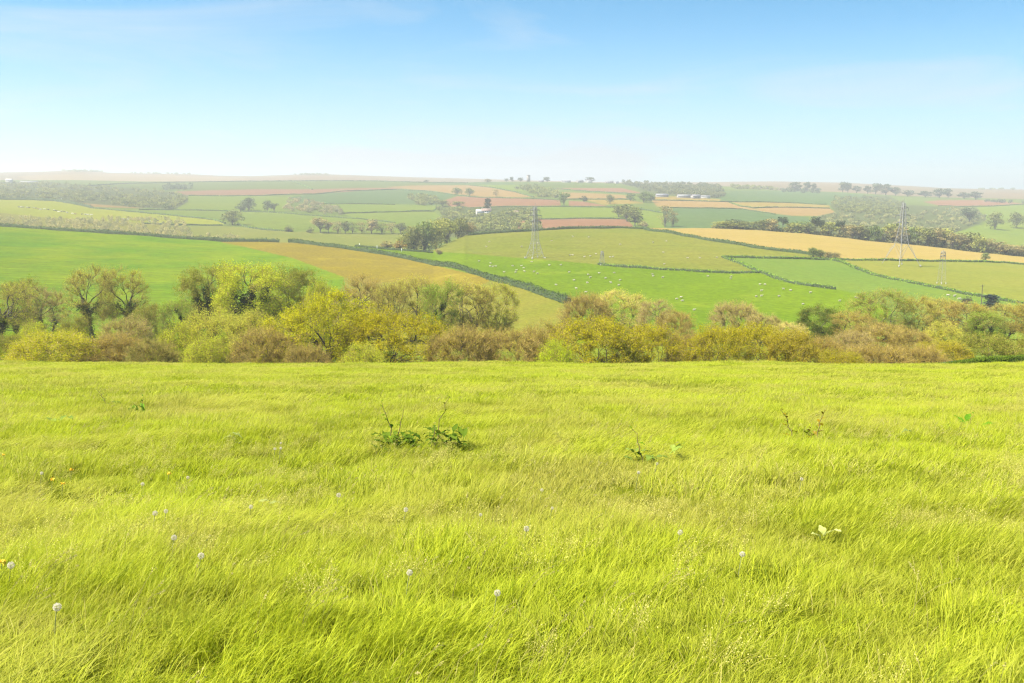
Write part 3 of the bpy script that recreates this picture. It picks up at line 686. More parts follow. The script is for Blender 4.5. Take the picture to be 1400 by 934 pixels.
# ------------------------------------------------------------------ the long grass of the meadow
def hidden_lib(name, meshes):
    c = bpy.data.collections.new(name)          # source shapes for the instancer, never linked to the scene
    for i, me in enumerate(meshes):
        c.objects.link(bpy.data.objects.new('%s_%02d' % (name, i), me))
    return c

def grass_mat():
    N = NT('grass blades')
    at = N.n('ShaderNodeAttribute'); at.attribute_name = 'tone'
    ti = N.n('ShaderNodeAttribute'); ti.attribute_name = 'tint'; ti.attribute_type = 'INSTANCER'
    c = N.mix(at.outputs['Fac'], GR[0], GR[1])
    c2 = N.mix(at.outputs['Fac'], GR[2], GR[3])
    c = N.mix(ti.outputs['Fac'], c, c2)
    hi = N.ramp(at.outputs['Fac'], .93, .98)
    c = N.mix(hi, c, GR[4])
    d = N.n('ShaderNodeBsdfPrincipled'); N.l(c, d.inputs['Base Color']); d.inputs['Roughness'].default_value = .5
    d.inputs['Specular IOR Level'].default_value = .12
    t = N.n('ShaderNodeBsdfTranslucent'); N.l(c, t.inputs[0])
    m = N.n('ShaderNodeMixShader'); m.inputs[0].default_value = .48
    N.l(d.outputs[0], m.inputs[1]); N.l(t.outputs[0], m.inputs[2]); N.l(m.outputs[0], N.out.inputs[0]); return N.m
# lush green pair, yellow-green pair, dry blade
GR = [(.20, .26, .006), (.54, .55, .032), (.29, .28, .022), (.47, .43, .085), (.42, .36, .10)]
GRASSM = grass_mat()

def tuft(seed, n, rad_, L, w, lean0, lean1, fan, seg=4):
    r = np.random.default_rng(seed)
    rr = rad_*np.sqrt(r.uniform(0, 1, n)); an = r.uniform(0, 2*pi, n)
    base = np.stack([rr*np.cos(an), rr*np.sin(an), np.full(n, -.015)], 1)
    ln = L*np.clip(r.lognormal(0, .28, n), .45, 1.7)
    ph = r.normal(0, fan, n)
    l0 = np.clip(r.normal(lean0, .14, n), 0, 1.2); l1 = np.clip(r.normal(lean1, .3, n), l0, 1.9)
    tw = r.uniform(0, 2*pi, n)
    pts = [base]; p = base.copy()
    sl = ln/seg
    dirs = []
    for k in range(seg):
        th = l0+(l1-l0)*(k/(seg-1))**1.3
        d = np.stack([np.sin(th)*np.cos(ph), np.sin(th)*np.sin(ph), np.cos(th)], 1)
        p = p+d*sl[:, None]; pts.append(p); dirs.append(d)
    P = np.stack(pts, 1)
    ww = w*r.uniform(.6, 1.3, n)
    side = np.stack([-np.sin(ph+.9*np.cos(tw)), np.cos(ph+.9*np.cos(tw)), .25*np.sin(tw)], 1)
    prof = np.array([.7, 1, .9, .62, .08]) if seg == 4 else np.array([.8, 1, .6, .08])
    Lf = P-side[:, None]*ww[:, None, None]*.5*prof[None, :, None]
    Rt = P+side[:, None]*ww[:, None, None]*.5*prof[None, :, None]
    V = np.stack([Lf, Rt], 2)            # n, seg+1, 2, 3
    idx = np.arange(n*(seg+1)*2).reshape(n, seg+1, 2)
    q = np.stack([idx[:, :-1, 0], idx[:, :-1, 1], idx[:, 1:, 1], idx[:, 1:, 0]], -1).reshape(-1, 4)
    tone = np.repeat(np.clip(r.beta(2.2, 2.2, n), 0, .92), (seg+1)*2)
    dry = np.repeat(r.uniform(0, 1, n) < .006, (seg+1)*2)
    tone = np.where(dry, 1.0, tone)
    return mesh_np('grass tuft', V.reshape(-1, 3), q, None, [GRASSM], None, {'tone': ('POINT', tone)})

def instancer(name, pts, rot, scale, idx, tint, lib, label=None):
    me = bpy.data.meshes.new(name)
    me.vertices.add(len(pts)); me.vertices.foreach_set('co', np.asarray(pts, np.float32).ravel())
    a = me.attributes.new('rot', 'FLOAT_VECTOR', 'POINT'); a.data.foreach_set('vector', np.asarray(rot, np.float32).ravel())
    a = me.attributes.new('scl', 'FLOAT_VECTOR', 'POINT'); a.data.foreach_set('vector', np.asarray(scale, np.float32).ravel())
    a = me.attributes.new('pick', 'INT', 'POINT'); a.data.foreach_set('value', np.asarray(idx, np.int32))
    a = me.attributes.new('tint', 'FLOAT', 'POINT'); a.data.foreach_set('value', np.asarray(tint, np.float32))
    ng = bpy.data.node_groups.new(name, 'GeometryNodeTree')
    ng.interface.new_socket('Geometry', in_out='INPUT', socket_type='NodeSocketGeometry')
    ng.interface.new_socket('Geometry', in_out='OUTPUT', socket_type='NodeSocketGeometry')
    gi = ng.nodes.new('NodeGroupInput'); go = ng.nodes.new('NodeGroupOutput')
    ci = ng.nodes.new('GeometryNodeCollectionInfo'); ci.inputs['Collection'].default_value = lib
    ci.inputs['Separate Children'].default_value = True; ci.inputs['Reset Children'].default_value = True
    ip = ng.nodes.new('GeometryNodeInstanceOnPoints'); ip.inputs['Pick Instance'].default_value = True
    def na(nm, ty):
        n = ng.nodes.new('GeometryNodeInputNamedAttribute'); n.data_type = ty; n.inputs['Name'].default_value = nm; return n.outputs['Attribute']
    ng.links.new(gi.outputs[0], ip.inputs['Points']); ng.links.new(ci.outputs[0], ip.inputs['Instance'])
    ng.links.new(na('pick', 'INT'), ip.inputs['Instance Index'])
    ng.links.new(na('rot', 'FLOAT_VECTOR'), ip.inputs['Rotation']); ng.links.new(na('scl', 'FLOAT_VECTOR'), ip.inputs['Scale'])
    ng.links.new(ip.outputs[0], go.inputs[0])
    o = link(name, me); md = o.modifiers.new('scatter', 'NODES'); md.node_group = ng
    tag(o, label, None, None, 'stuff'); return o

def scatter(y0, y1, dens, margin=1.16, seed=0):
    r = np.random.default_rng(seed)
    half = .5144*margin
    area = half*(y1*y1-y0*y0)+3.0*(y1-y0)
    n = int(area*dens)
    # even in ground area inside the widening view, with a couple of metres to spare each side
    Y = np.sqrt(r.uniform(y0*y0, y1*y1, int(n*1.3)))
    X = r.uniform(-1, 1, len(Y))*(half*Y+1.5)
    k = min(n, len(Y))
    return X[:k], Y[:k], r

def cell(X, Y, s, seed):
    """distance to the nearest of jittered points and that point's own random number: the meadow grows in clumps"""
    gx = np.floor(X/s); gy = np.floor(Y/s); best = np.full(X.shape, 9e9); val = np.zeros(X.shape); vx = np.zeros(X.shape)
    for i in (-1, 0, 1):
        for j in (-1, 0, 1):
            cx, cy_ = gx+i, gy+j
            h = np.sin(cx*127.1+cy_*311.7+seed)*43758.5453; h1 = h-np.floor(h)
            h = np.sin(cx*269.5+cy_*183.3+seed)*43758.5453; h2 = h-np.floor(h)
            d = np.hypot((cx+h1)*s-X, (cy_+h2)*s-Y)
            m = d < best; best = np.where(m, d, best); val = np.where(m, h1*7.3 % 1, val); vx = np.where(m, h2*5.1 % 1, vx)
    return best/s, val, vx

def meadow(name, y0, y1, dens, lib, nlib, sc, seed):
    X, Y, r = scatter(y0, y1, dens, seed=seed)
    d1, v1, x1 = cell(X, Y, .75, 1.0)          # tussocks
    d2, v2, x2 = cell(X, Y, 2.6, 5.0)          # patches laid over by the wind
    big = wob(X, Y, 7, 0)+.6*wob(X, Y, 3.1, 9)
    hgt = (.78+.68*v1-.42*d1)*(.8+.4*v2)*(1+.18*big)
    hgt = np.clip(hgt, .55, 1.5)
    keep = r.uniform(0, 1, len(X)) < np.clip(1.3-.5*d1, .8, 1)
    X, Y, hgt, v1, v2, x1, x2, big = [q[keep] for q in (X, Y, hgt, v1, v2, x1, x2, big)]
    Z = height(X, Y)
    ang = .25+2.0*(x2-.5)+1.0*(x1-.5)+r.normal(0, .5, len(X))
    lean = .05*r.normal(size=len(X))
    flat = (v2 > .66)                          # laid patches use the flattened tufts
    third = nlib//3
    pick = np.where(flat, 2*third+r.integers(0, third, len(X)), np.where(v1 > .5, r.integers(0, third, len(X)), third+r.integers(0, third, len(X))))
    tint = np.clip(.45+.5*big+.25*wob(X, Y, 1.7, 12)+.35*(.5-v1)+.4*(v2-.5)+.25*(d1[keep]-.4)+r.normal(0, .2, len(X)), 0, 1)
    S = sc*np.stack([.9+.25*r.uniform(-1, 1, len(X))]*2+[hgt], 1)
    S[:, :2] *= (.6+.4*hgt)[:, None]
    R = np.stack([lean, .08+lean*0, ang], 1)
    return instancer(name, np.stack([X, Y, Z], 1), R, S, pick, tint, lib)

def grasslib(tag_, n, rad_, w, Lk, seg=4):
    ms = []
    for i in range(4): ms.append(tuft(100+i, n, rad_, .27*Lk, w, .22, 1.1, .85, seg))     # tall, arching
    for i in range(4): ms.append(tuft(200+i, n, rad_, .22*Lk, w, .30, .95, 1.2, seg))     # short
    for i in range(4): ms.append(tuft(300+i, n, rad_*1.1, .28*Lk, w, .75, 1.55, .7, seg))   # laid flat
    return hidden_lib(tag_, ms)
meadow('meadow_grass', 1.9, 9, 58, grasslib('near_grass', 105, .16, .0042, .70), 12, 1.0, 1)
meadow('meadow_grass', 9, 24, 24, grasslib('mid_grass', 110, .24, .0064, .60), 12, 1.0, 2)
meadow('meadow_grass', 24, 66, 11, grasslib('far_grass', 95, .38, .012, .50, 3), 12, 1.0, 3)
# ------------------------------------------------------------------ hedges
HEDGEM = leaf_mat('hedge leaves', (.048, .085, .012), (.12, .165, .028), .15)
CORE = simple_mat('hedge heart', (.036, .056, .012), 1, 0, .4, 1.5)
def path_pts(path, layer, step):
    P = [on_ground(x, y, layer) for x, y in path]
    out = []
    for p, q in zip(P[:-1], P[1:]):
        n = max(1, int((q-p).length/step))
        for i in range(n): out.append(p.lerp(q, i/n))
    out.append(P[-1]); return np.array([[v.x, v.y, hz(v.x, v.y)] for v in out])

def hedge(path, layer, h, w, leafn, leaf, label, col=(1, 1, 1), step=1.2, seed=0, name='hedge', mats=None, ragged=.18):
    r = np.random.default_rng(seed+17)
    C = path_pts(path, layer, step); n = len(C)
    T = np.gradient(C[:, :2], axis=0); T /= np.linalg.norm(T, axis=1, keepdims=True)+1e-9
    Nn = np.stack([T[:, 1], -T[:, 0]], 1)
    # a lumpy, clipped section: seven points from foot to foot
    sx = np.array([-.5, -.55, -.42, 0, .42, .55, .5]); szz = np.array([-.25, .4, .85, 1.0, .85, .4, -.25])
    s = np.cumsum(np.r_[0, np.linalg.norm(np.diff(C[:, :2], axis=0), axis=1)])
    hk = 1+ragged*(.5*np.sin(s/5.3+seed)+.5*np.sin(s/13.1+2*seed))+r.normal(0, ragged*.35, n)
    wk = 1+.2*np.sin(s/7.7+3*seed)+r.normal(0, .1, n)
    V = np.zeros((n, 7, 3))
    V[:, :, :2] = C[:, None, :2]+Nn[:, None]*(sx[None, :, None]*w*wk[:, None, None]*.85)
    V[:, :, 2] = C[:, None, 2]+szz[None]*h*.88*hk[:, None]
    V += r.normal(size=V.shape)*.08*h
    idx = np.arange(n*7).reshape(n, 7)
    q = np.stack([idx[:-1, :-1], idx[1:, :-1], idx[1:, 1:], idx[:-1, 1:]], -1).reshape(-1, 4)
    root = link(name, None, None, tuple(C[n//2])); tag(root, label, 'hedge')
    off = C[n//2]
    cap = []
    ac = Acc().add(V.reshape(-1, 3)-off, q)
    for e in (idx[0], idx[-1]): ac.add(np.array([V.reshape(-1, 3)[i] for i in e])-off, [[0, 1, 5, 6], [1, 2, 4, 5]]).add(np.array([V.reshape(-1, 3)[e[k]] for k in (2, 3, 4, 3)])-off, [[0, 1, 2, 3]])
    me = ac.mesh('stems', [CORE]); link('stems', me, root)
    m = int(leafn*s[-1])
    if m:
        j = r.integers(0, n-1, m); t = r.uniform(0, 1, m)
        c = C[j]*(1-t[:, None])+C[np.minimum(j+1, n-1)]*t[:, None]
        an = r.uniform(-.15*pi, 1.15*pi, m); rr = r.uniform(.82, 1.12, m)
        hh = hk[j]*h
        e = np.sign(np.cos(an))*np.abs(np.cos(an))**.6*.55*w*wk[j]*rr
        c = np.concatenate([c[:, :2]+Nn[j]*e[:, None], (c[:, 2]+np.maximum(.02, np.sign(np.sin(an))*np.abs(np.sin(an))**.6)*hh*rr)[:, None]], 1)
        Vq, qq = quads_at(c, leaf*r.uniform(.6, 1.4, m), r, 0, .8)
        f = link('foliage', mesh_np('foliage', Vq-off, qq, None, [HEDGEM], None, {'tone': ('POINT', np.repeat(np.clip(r.normal(.45, .3, m), 0, 1), 4))}), root)
        f.color = (*col, 1)
    return root

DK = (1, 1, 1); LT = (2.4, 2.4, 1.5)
HEDGES = [
 ([(-70, 303.5), (0, 309.5), (60, 313.5), (125, 318), (190, 322), (260, 327), (320, 330.5), (382, 331.5)], 'mid', 2.1, 2.4, 9, .6, 'long dark hedge along the top edge of the green cereal field', DK),
 ([(396, 331), (430, 335), (480, 341.5), (520, 347.5), (560, 355), (600, 363), (640, 372), (670, 382), (690, 387.5)], 'mid', 2.1, 2.4, 18, .5, 'thick dark hedge between the golden stubble and the bright sheep field', DK),
 ([(688, 386), (706, 391), (740, 403), (776, 415)], 'mid', 2.5, 2.6, 26, .45, 'short thick dark hedge ending at the brown bare trees', DK),
 ([(486, 336), (520, 340.5), (560, 343.5), (592, 346)], 'mid', 1.2, 1.4, 8, .5, 'thin dark hedge with white posts at the top of the bright sheep field', DK),
 ([(818, 362.5), (850, 365.5), (900, 369), (960, 372.5), (1000, 374), (1038, 373.5)], 'mid', 1.5, 1.8, 8, .55, 'low hedge between the bright sheep field and the paler one above it', LT),
 ([(988, 352), (1010, 360), (1036, 372), (1060, 381), (1080, 387), (1110, 392), (1142, 396)], 'mid', 1.6, 2.0, 9, .55, 'hedge curving down the near side of the cool green pasture', LT),
 ([(988, 352), (1050, 353.5), (1100, 354.5), (1134, 355.5), (1152, 359), (1170, 368), (1200, 378), (1250, 388), (1290, 396), (1320, 403), (1360, 409), (1400, 416), (1450, 424)], 'mid', 1.5, 2.0, 9, .55, 'long hedge running down between cool green and dry yellowish pasture', LT),
 ([(640, 322), (700, 317.5), (750, 314.5), (800, 312.5), (850, 312), (880, 313.5), (920, 319.5), (960, 327.5), (1000, 333.5), (1050, 341.5), (1100, 347.5), (1142, 353)], 'mid', 1.8, 2.2, 8, .6, 'dark hedge along the crest above the pale sheep pasture', DK),
 ([(1140, 355), (1165, 356.5), (1250, 357), (1320, 358), (1370, 359.5), (1450, 364.5)], 'mid', 1.4, 1.8, 8, .55, 'hedge along the bottom of the golden yellow field', LT),
 # on the far side of the valley
 ([(-60, 271), (0, 273), (40, 273.5), (75, 275), (100, 279), (127, 285)], 'far', 3.0, 3, 2, .9, 'hedge at the top of the cow pasture', DK),
 ([(127, 285), (190, 290.5), (248, 296.5), (292, 301), (308, 306)], 'far', 2.0, 2.5, 2, .8, 'hedge along the upper side of the cow pasture down to the round tree', LT),
 ([(325, 307.5), (342, 312), (366, 315), (400, 317)], 'far', 2.0, 2.5, 2, .8, 'hedge from the round tree to the lone bush', LT),
 ([(195, 306), (239, 307.5), (304, 308.5)], 'far', 1.8, 2.2, 2, .8, 'hedge along the lower side of the cow pasture', LT),
 ([(190, 287), (240, 287.5), (300, 288.5), (365, 290.5), (418, 294.5), (465, 298), (513, 302), (540, 305)], 'far', 1.8, 2.4, 1.5, .9, 'long thin hedge under the pair of dark rounded trees', LT),
 ([(258, 267.8), (350, 268.2), (430, 265.8), (470, 261.6), (540, 259.5), (590, 262), (628, 267.5), (650, 270), (700, 271.5), (740, 272.6), (766, 274)], 'far', 2.2, 2.6, 1, 1, 'hedge under the long strip of red soil', LT),
 ([(110, 255.5), (140, 253), (180, 250.8), (250, 249.5), (320, 248.5), (400, 247.8), (500, 247.8), (560, 249.4), (640, 250.5)], 'far', 3, 3, .8, 1.1, 'hedge along the top of the far green fields under the pale moor', LT),
 ([(400, 248), (412, 253), (427, 259.5)], 'far', 2.6, 3, .8, 1.1, 'short hedge dividing the two top green fields', LT),
 ([(430, 279), (540, 280)], 'far', 2, 2.4, 1, 1, 'hedge under the dull green cereal field', LT),
 ([(468, 292.4), (520, 290.6), (592, 289.2), (600, 282.5)], 'far', 2, 2.4, 1.5, .9, 'hedge closing the light green field beside the wooded hollow', LT),
 ([(615, 284.2), (640, 284.8), (715, 283), (800, 283.4), (845, 284)], 'far', 2, 2.4, 1.5, .9, 'hedge under the red ploughed field by the white farmhouse', LT),
 ([(735, 300.5), (790, 299.2), (856, 300)], 'far', 2, 2.4, 1.5, .9, 'hedge over the lowest strip of red soil', LT),
 ([(757, 258.2), (800, 261.8), (876, 266)], 'far', 2.4, 2.6, .8, 1.1, 'hedge under the red strip below the hilltop farm', LT),
 ([(768, 273), (862, 273)], 'far', 2, 2.4, 1, 1, 'hedge under the small tan field with the bluish bush', LT),
 ([(640, 253.6), (672, 256.6), (700, 262), (730, 270)], 'far', 2.6, 3, .8, 1.1, 'hedge above the tan field with two round trees', LT),
 ([(891, 274.2), (985, 276.2), (1064, 277.2), (1130, 280)], 'far', 2.2, 2.6, 1, 1, 'hedge along the top of the tan field below the barns', LT),
 ([(997, 277.4), (1012, 282.4), (1030, 285), (1064, 283.8), (1134, 285.2)], 'far', 2.2, 2.6, 1, 1, 'hedge curling between the straw field and the tan field', LT),
 ([(905, 284.6), (960, 285), (1015, 286.4), (1060, 293.4)], 'far', 1.8, 2.2, 1, 1, 'hedge above the big dull green field', LT),
 ([(872, 285.5), (908, 292)], 'far', 2.2, 2.6, 1, 1, 'short hedge beside the tall brown tree', LT),
 ([(1283, 282), (1318, 282.8), (1359, 282.2), (1400, 279.6)], 'far', 2.2, 2.6, 1, 1, 'hedge under the red field on the opposite slope', LT),
]
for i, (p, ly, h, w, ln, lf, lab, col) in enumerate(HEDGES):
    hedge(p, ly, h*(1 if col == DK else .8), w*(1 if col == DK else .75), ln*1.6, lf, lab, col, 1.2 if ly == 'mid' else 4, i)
# the clipped hedge at the corner of the meadow
def near_hedge():
    path = [(1283, 497.3), (1300, 496.8), (1330, 496.4), (1365, 496), (1400, 495.6), (1440, 495.4), (1490, 495.2)]
    P = [Vector((float(az_of(x, 497))*62, 62+.02*i, 0)) for i, (x, y) in enumerate(path)]
    r = np.random.default_rng(5)
    root = link('clipped_hedge', None, None, (P[3].x, P[3].y, hz(P[3].x, P[3].y))); off = np.array(root.location)
    tag(root, 'low clipped hedge with a sunlit top at the far corner of the meadow', 'hedge')
    xs = np.arange(P[0].x, P[-1].x, .1)
    hgt = np.interp(xs, [P[0].x, P[0].x+1.2, P[2].x+.6, P[4].x, P[-1].x], [.08, .22, .38, .52, .58])
    V = []; sx = np.array([-.5, -.5, -.35, 0, .35, .5, .5]); szz = np.array([-.2, .5, .9, 1, .9, .5, -.2])
    for x, h in zip(xs, hgt):
        g = hz(x, 61.6)
        for a_, b_ in zip(sx, szz): V.append((x, 61.6+a_*.9, g+b_*h*.9+r.normal()*.02))
    V = np.array(V); idx = np.arange(len(V)).reshape(len(xs), 7)
    q = np.stack([idx[:-1, :-1], idx[1:, :-1], idx[1:, 1:], idx[:-1, 1:]], -1).reshape(-1, 4)
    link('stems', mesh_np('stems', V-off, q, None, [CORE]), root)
    m = 15000; j = r.integers(0, len(xs), m); an = r.uniform(0, pi, m); rr = r.uniform(.85, 1.1, m)
    c = np.stack([xs[j]+r.normal(0, .05, m), 61.6+np.sign(np.cos(an))*np.abs(np.cos(an))**.5*.5*rr, hgt[j]*np.sin(an)**.6*rr], 1)
    c[:, 2] += height(c[:, 0], c[:, 1])
    Vq, qq = quads_at(c-off, .06*r.uniform(.6, 1.4, m), r, 0, .8)
    f = link('foliage', mesh_np('foliage', Vq, qq, None, [HEDGEM], None, {'tone': ('POINT', np.repeat(r.uniform(0, 1, m), 4))}), root); f.color = (1.25, 1.2, .75, 1)
near_hedge()

# ------------------------------------------------------------------ trees across the valley
FARLEAF = leaf_mat('far foliage', (.62, .68, .55), (1.30, 1.16, .9), .25)
def far_tree(seed, H, R, zlow, shape='round', n=900, leaf=.75, trunk=True, lumps=9):
    """trunk with limbs and a crown of leaf sprays gathered in uneven lumps, for trees a kilometre or so away"""
    r = np.random.default_rng(seed)
    a = Acc()
    a.bar((0, 0, -.5), (0, 0, zlow+.35*(H-zlow)), .30, 6, 0, .16)
    cs = []
    for i in range(lumps):
        an = r.uniform(0, 2*pi); zz = r.uniform(0, 1)
        if shape == 'round': rad_ = R*.62*math.sqrt(max(0, 1-(1.6*(zz-.5))**2))*r.uniform(.45, 1)
        elif shape == 'cone': rad_ = R*.55*(1-zz)*r.uniform(.5, 1)
        elif shape == 'flat': zz = .22+.78*zz; rad_ = R*.68*r.uniform(.3, 1)
        else: rad_ = R*.5*r.uniform(.3, 1)
        c = np.array([cos(an)*rad_, sin(an)*rad_, zlow+(H-zlow)*(.12+.74*zz)])
        cs.append((c, R*r.uniform(.34, .55)))
        a.bar((0, 0, zlow*.8+.1*H), c, .12, 4, 0, .05)
    c = np.array([q[0] for q in cs]); s = np.array([q[1] for q in cs])
    j = r.integers(0, lumps, n); d = r.normal(size=(n, 3)); d /= np.linalg.norm(d, axis=1, keepdims=True)
    p = c[j]+d*(s[j]*r.uniform(.45, 1.05, n))[:, None]*[1, 1, .8 if shape != 'cone' else 1.1]
    p[:, 2] = np.clip(p[:, 2], .3, H*1.02)
    V, q = quads_at(p, leaf*r.uniform(.5, 1.4, n), r, 0, .8)
    wood = a.mesh('trunk', [BARK])
    H = float(np.quantile(p[:, 2], .99)); R = float(np.quantile(np.abs(p[:, 0]), .96)+np.quantile(np.abs(p[:, 1]), .96))/2
    tone = np.clip(np.repeat(r.normal(.5, .22, n)+.2*np.sin(j*2.3), 4), 0, 1)
    return dict(H=H, W=2*R, trunk=wood, crown=mesh_np('crown', V, q, None, [FARLEAF], None, {'tone': ('POINT', tone)}))
FT = {'round1': far_tree(1, 11, 5.5, .6, 'round', 1000, .75, True, 12), 'round2': far_tree(2, 10, 5.2, .9, 'flat', 800), 'wood1': far_tree(3, 12, 4.5, .8, 'col', 900, .75, True, 14), 'wood2': far_tree(4, 12, 4.2, .4, 'round', 900, .75, True, 14),
      'airy': far_tree(5, 12, 4.8, 0.4, 'round', 700, .55, True, 15), 'cone': far_tree(6, 12, 3.6, .6, 'cone', 900, .7, True, 14), 'pine': far_tree(7, 13, 4.2, 6, 'flat', 600, .7), 'thicket': far_tree(9, 8, 5, .2, 'round', 2200, .5, False, 16), 'bush': far_tree(8, 4, 2.8, .2, 'round', 500, .5, False)}
def put_far(kind, px, base, hpx, wpx, col, label, cat='tree', name='distant_tree', group=None, layer='far', behind=None):
    t = FT[kind]
    p = on_ground(px, base, layer)
    if behind is not None:
        a = float(az_of(px, base)); Y = float(ridge_y(a))+behind; p = Vector((a*Y, Y, hz(a*Y, Y)))
        top = CAMZ+float(slope_of(base-hpx))*Y; h = top-p.z
    else: h = hpx/FPX*p.y
    w = wpx/FPX*p.y
    o = link(name, None, None, p, (0, 0, random.uniform(0, 6.28)), (w/t['W']*1.0, w/t['W']*1.0, h/t['H']*1.04))
    tag(o, label, cat, group)
    link('trunk', t['trunk'], o); c = link('crown', t['crown'], o); c.color = (*col, 1)
    return o
fO = (.19, .205, .07); fG = (.15, .20, .055); fB = (.12, .15, .085); fBR = (.30, .25, .11); fY = (.31, .32, .085); fD = (.05, .075, .04)
# the last column is the label; where it is None the tree is one of an even row and shares that row's label
FAR = [
 ('round1', 318, 308, 19, 25, fO, 'large round olive tree standing alone at the end of the cow pasture hedge'),
 ('round1', 340, 288.5, 17, 17, fB, 'dark rounded tree above the long thin hedge, the bigger of a touching pair'),
 ('bush', 329, 288.5, 9, 12, fB, 'small dark tree leaning on the bigger rounded one'),
 ('round1', 366, 289, 14, 11, fB, 'dark upright tree, first of the pair above the long thin hedge'),
 ('round2', 375, 289.5, 11, 11, fB, 'dark shorter tree, second of the pair above the long thin hedge'),
 ('bush', 395, 317, 8, 10, fO, 'lone grey-green bush on the edge of the pale green strip'),
 ('bush', 424, 318.5, 7, 10, fO, 'low bush at the start of the row behind the pale strip'),
 ('round2', 438, 318.5, 19, 22, fBR, 'umbrella-shaped brown tree heading the row behind the pale strip'),
 ('round2', 449, 318.5, 14, 12, fBR, 'smaller umbrella-shaped tree next to the brown one'),
 ('round1', 625, 267, 9.5, 12, fG, 'round dark green tree, first of two in the tan field'),
 ('round1', 642, 268, 10, 11, fG, 'round dark green tree, second of two in the tan field'),
 ('airy', 678, 268.5, 9, 8, fBR, 'thin pale brown tree alone in the tan field'),
 ('cone', 667, 287.5, 15, 9, fD, 'dark pointed conifer behind the white farmhouse'),
 ('round2', 628, 284, 8, 16, fO, 'dull tree at the lower corner of the red field'),
 ('round1', 605, 283, 9, 16, fO, 'dull rounded tree at the pointed end of the red field'),
 ('round2', 771, 282, 17, 15, fG, 'green tree splitting the red ploughed field'),
 ('bush', 798, 275.5, 7, 9, fD, 'small dark bluish bush by the tan field hedge'),
 ('round1', 834, 279, 12, 11, fO, 'olive tree beside the straw-coloured strip'),
 ('round1', 862, 275, 10, 13, fG, 'green tree by the end of the upper pink strips'),
 ('round1', 880, 277, 14, 15, fG, 'dark green tree, first of a pair before the barns'),
 ('round1', 890, 277, 12, 11, fG, 'dark green tree, second of a pair before the barns'),
 ('wood2', 846, 297, 15, 16, fO, 'grey-green tree at the top of the wooded column'),
 ('wood2', 857, 303, 22, 18, fO, 'tall grey-green tree in the wooded column beside the red strip'),
 ('wood1', 868, 309, 24, 18, fO, 'tall tree at the foot of the wooded column'),
 ('airy', 909, 310, 27, 17, fBR, 'tall pale brown tree with open crown above the crest hedge'),
 ('airy', 920, 310, 20, 12, fBR, 'shorter pale brown tree next to the tall one'),
 ('bush', 879, 311, 8, 12, fBR, 'brown bush where the crest hedge meets the yellow field'),
 ('round2', 1087, 262, 12, 14, fB, 'dark rounded tree, tallest of three on the skyline ridge'),
 ('round1', 1103, 262, 12, 9, fB, 'dark tree, middle one of three on the skyline ridge'),
 ('round1', 1112, 262, 10, 7, fB, 'small dark tree, last of three on the skyline ridge'),
 ('round2', 1152, 263, 13, 13, fB, 'dark tree leading the broken line on the skyline ridge'),
 ('round1', 1159, 263, 12, 9, fB, 'dark tree crowded against the leading one on the ridge'),
 ('round1', 1171, 264, 9, 10, fB, 'low dark tree in the gap of the broken line'),
 ('airy', 1186, 265, 10, 9, fB, 'thin grey tree in the broken line on the ridge'),
 ('round2', 1197, 266, 14, 14, fB, 'broad dark tree in the broken line on the ridge'),
 ('round1', 1211, 267, 14, 13, fB, 'high dark tree next to the broad one on the ridge'),
 ('round1', 1224, 268, 11, 11, fB, 'dark tree sloping off the high one on the ridge'),
 ('round2', 1241, 269, 8, 15, fB, 'low spreading tree on the ridge over the pylon'),
 ('round2', 1265, 270, 8, 16, fB, 'low tree at the near tip of the far red field'),
 ('round1', 1284, 271, 12, 14, fB, 'tall dark tree standing over the far red field'),
 ('round1', 1296, 271, 12, 11, fB, 'second dark tree standing over the far red field'),
 ('round2', 1318, 272, 8, 14, fB, 'low rounded tree over the middle of the far red field'),
 ('round2', 1334, 273, 10, 15, fB, 'rounded tree over the outer half of the far red field'),
 ('round1', 1360, 314, 22, 18, fO, 'dull round tree in the green hollow, nearer the yellow field'),
 ('round1', 1389, 312, 20, 18, fO, 'dull round tree in the green hollow, by the edge of the view'),
 ('round2', 1325, 306, 20, 22, fB, 'dark tree at the outer end of the wooded slope'),
 ('round1', 748, 248.5, 6, 10, fB, 'dark tree on the skyline between tower and farm'),
 ('round1', 712, 248.5, 5, 8, fB, 'little dark tree touching the stone tower'),
 ('round1', 700, 248.5, 6, 6, fB, 'little dark tree, middle of the three before the tower'),
 ('bush', 692, 248.5, 4, 6, fB, 'tiny dark tree, outermost before the stone tower'),
 ('round1', 806, 250, 7, 12, fB, 'dark tree over the white house on the skyline'),
 ('round1', 667, 250, 5, 9, fBR, 'faint brownish tree alone on the far skyline field'),
 ('bush', 583, 250.5, 4, 6, fB, 'speck of a tree on the far boundary hedge'),
]
for (k, px, b, h, w, c, lab) in FAR: put_far('wood2' if (c == fB and b < 275) else k, px, b, h, w, c, lab)
for px, h, w, k, c in [(462, 16, 13, 'airy', fBR), (472, 16, 12, 'wood1', fO), (482, 15, 12, 'airy', fO), (495, 15, 13, 'airy', fBR), (508, 18, 18, 'wood2', fBR), (522, 14, 14, 'airy', fO), (535, 14, 14, 'airy', fBR), (548, 14, 14, 'wood1', fO)]:
    put_far(k, px, 319.5, h, w, c, 'thin tree in the even row behind the pale green strip', group='row of thin trees behind the pale green strip')
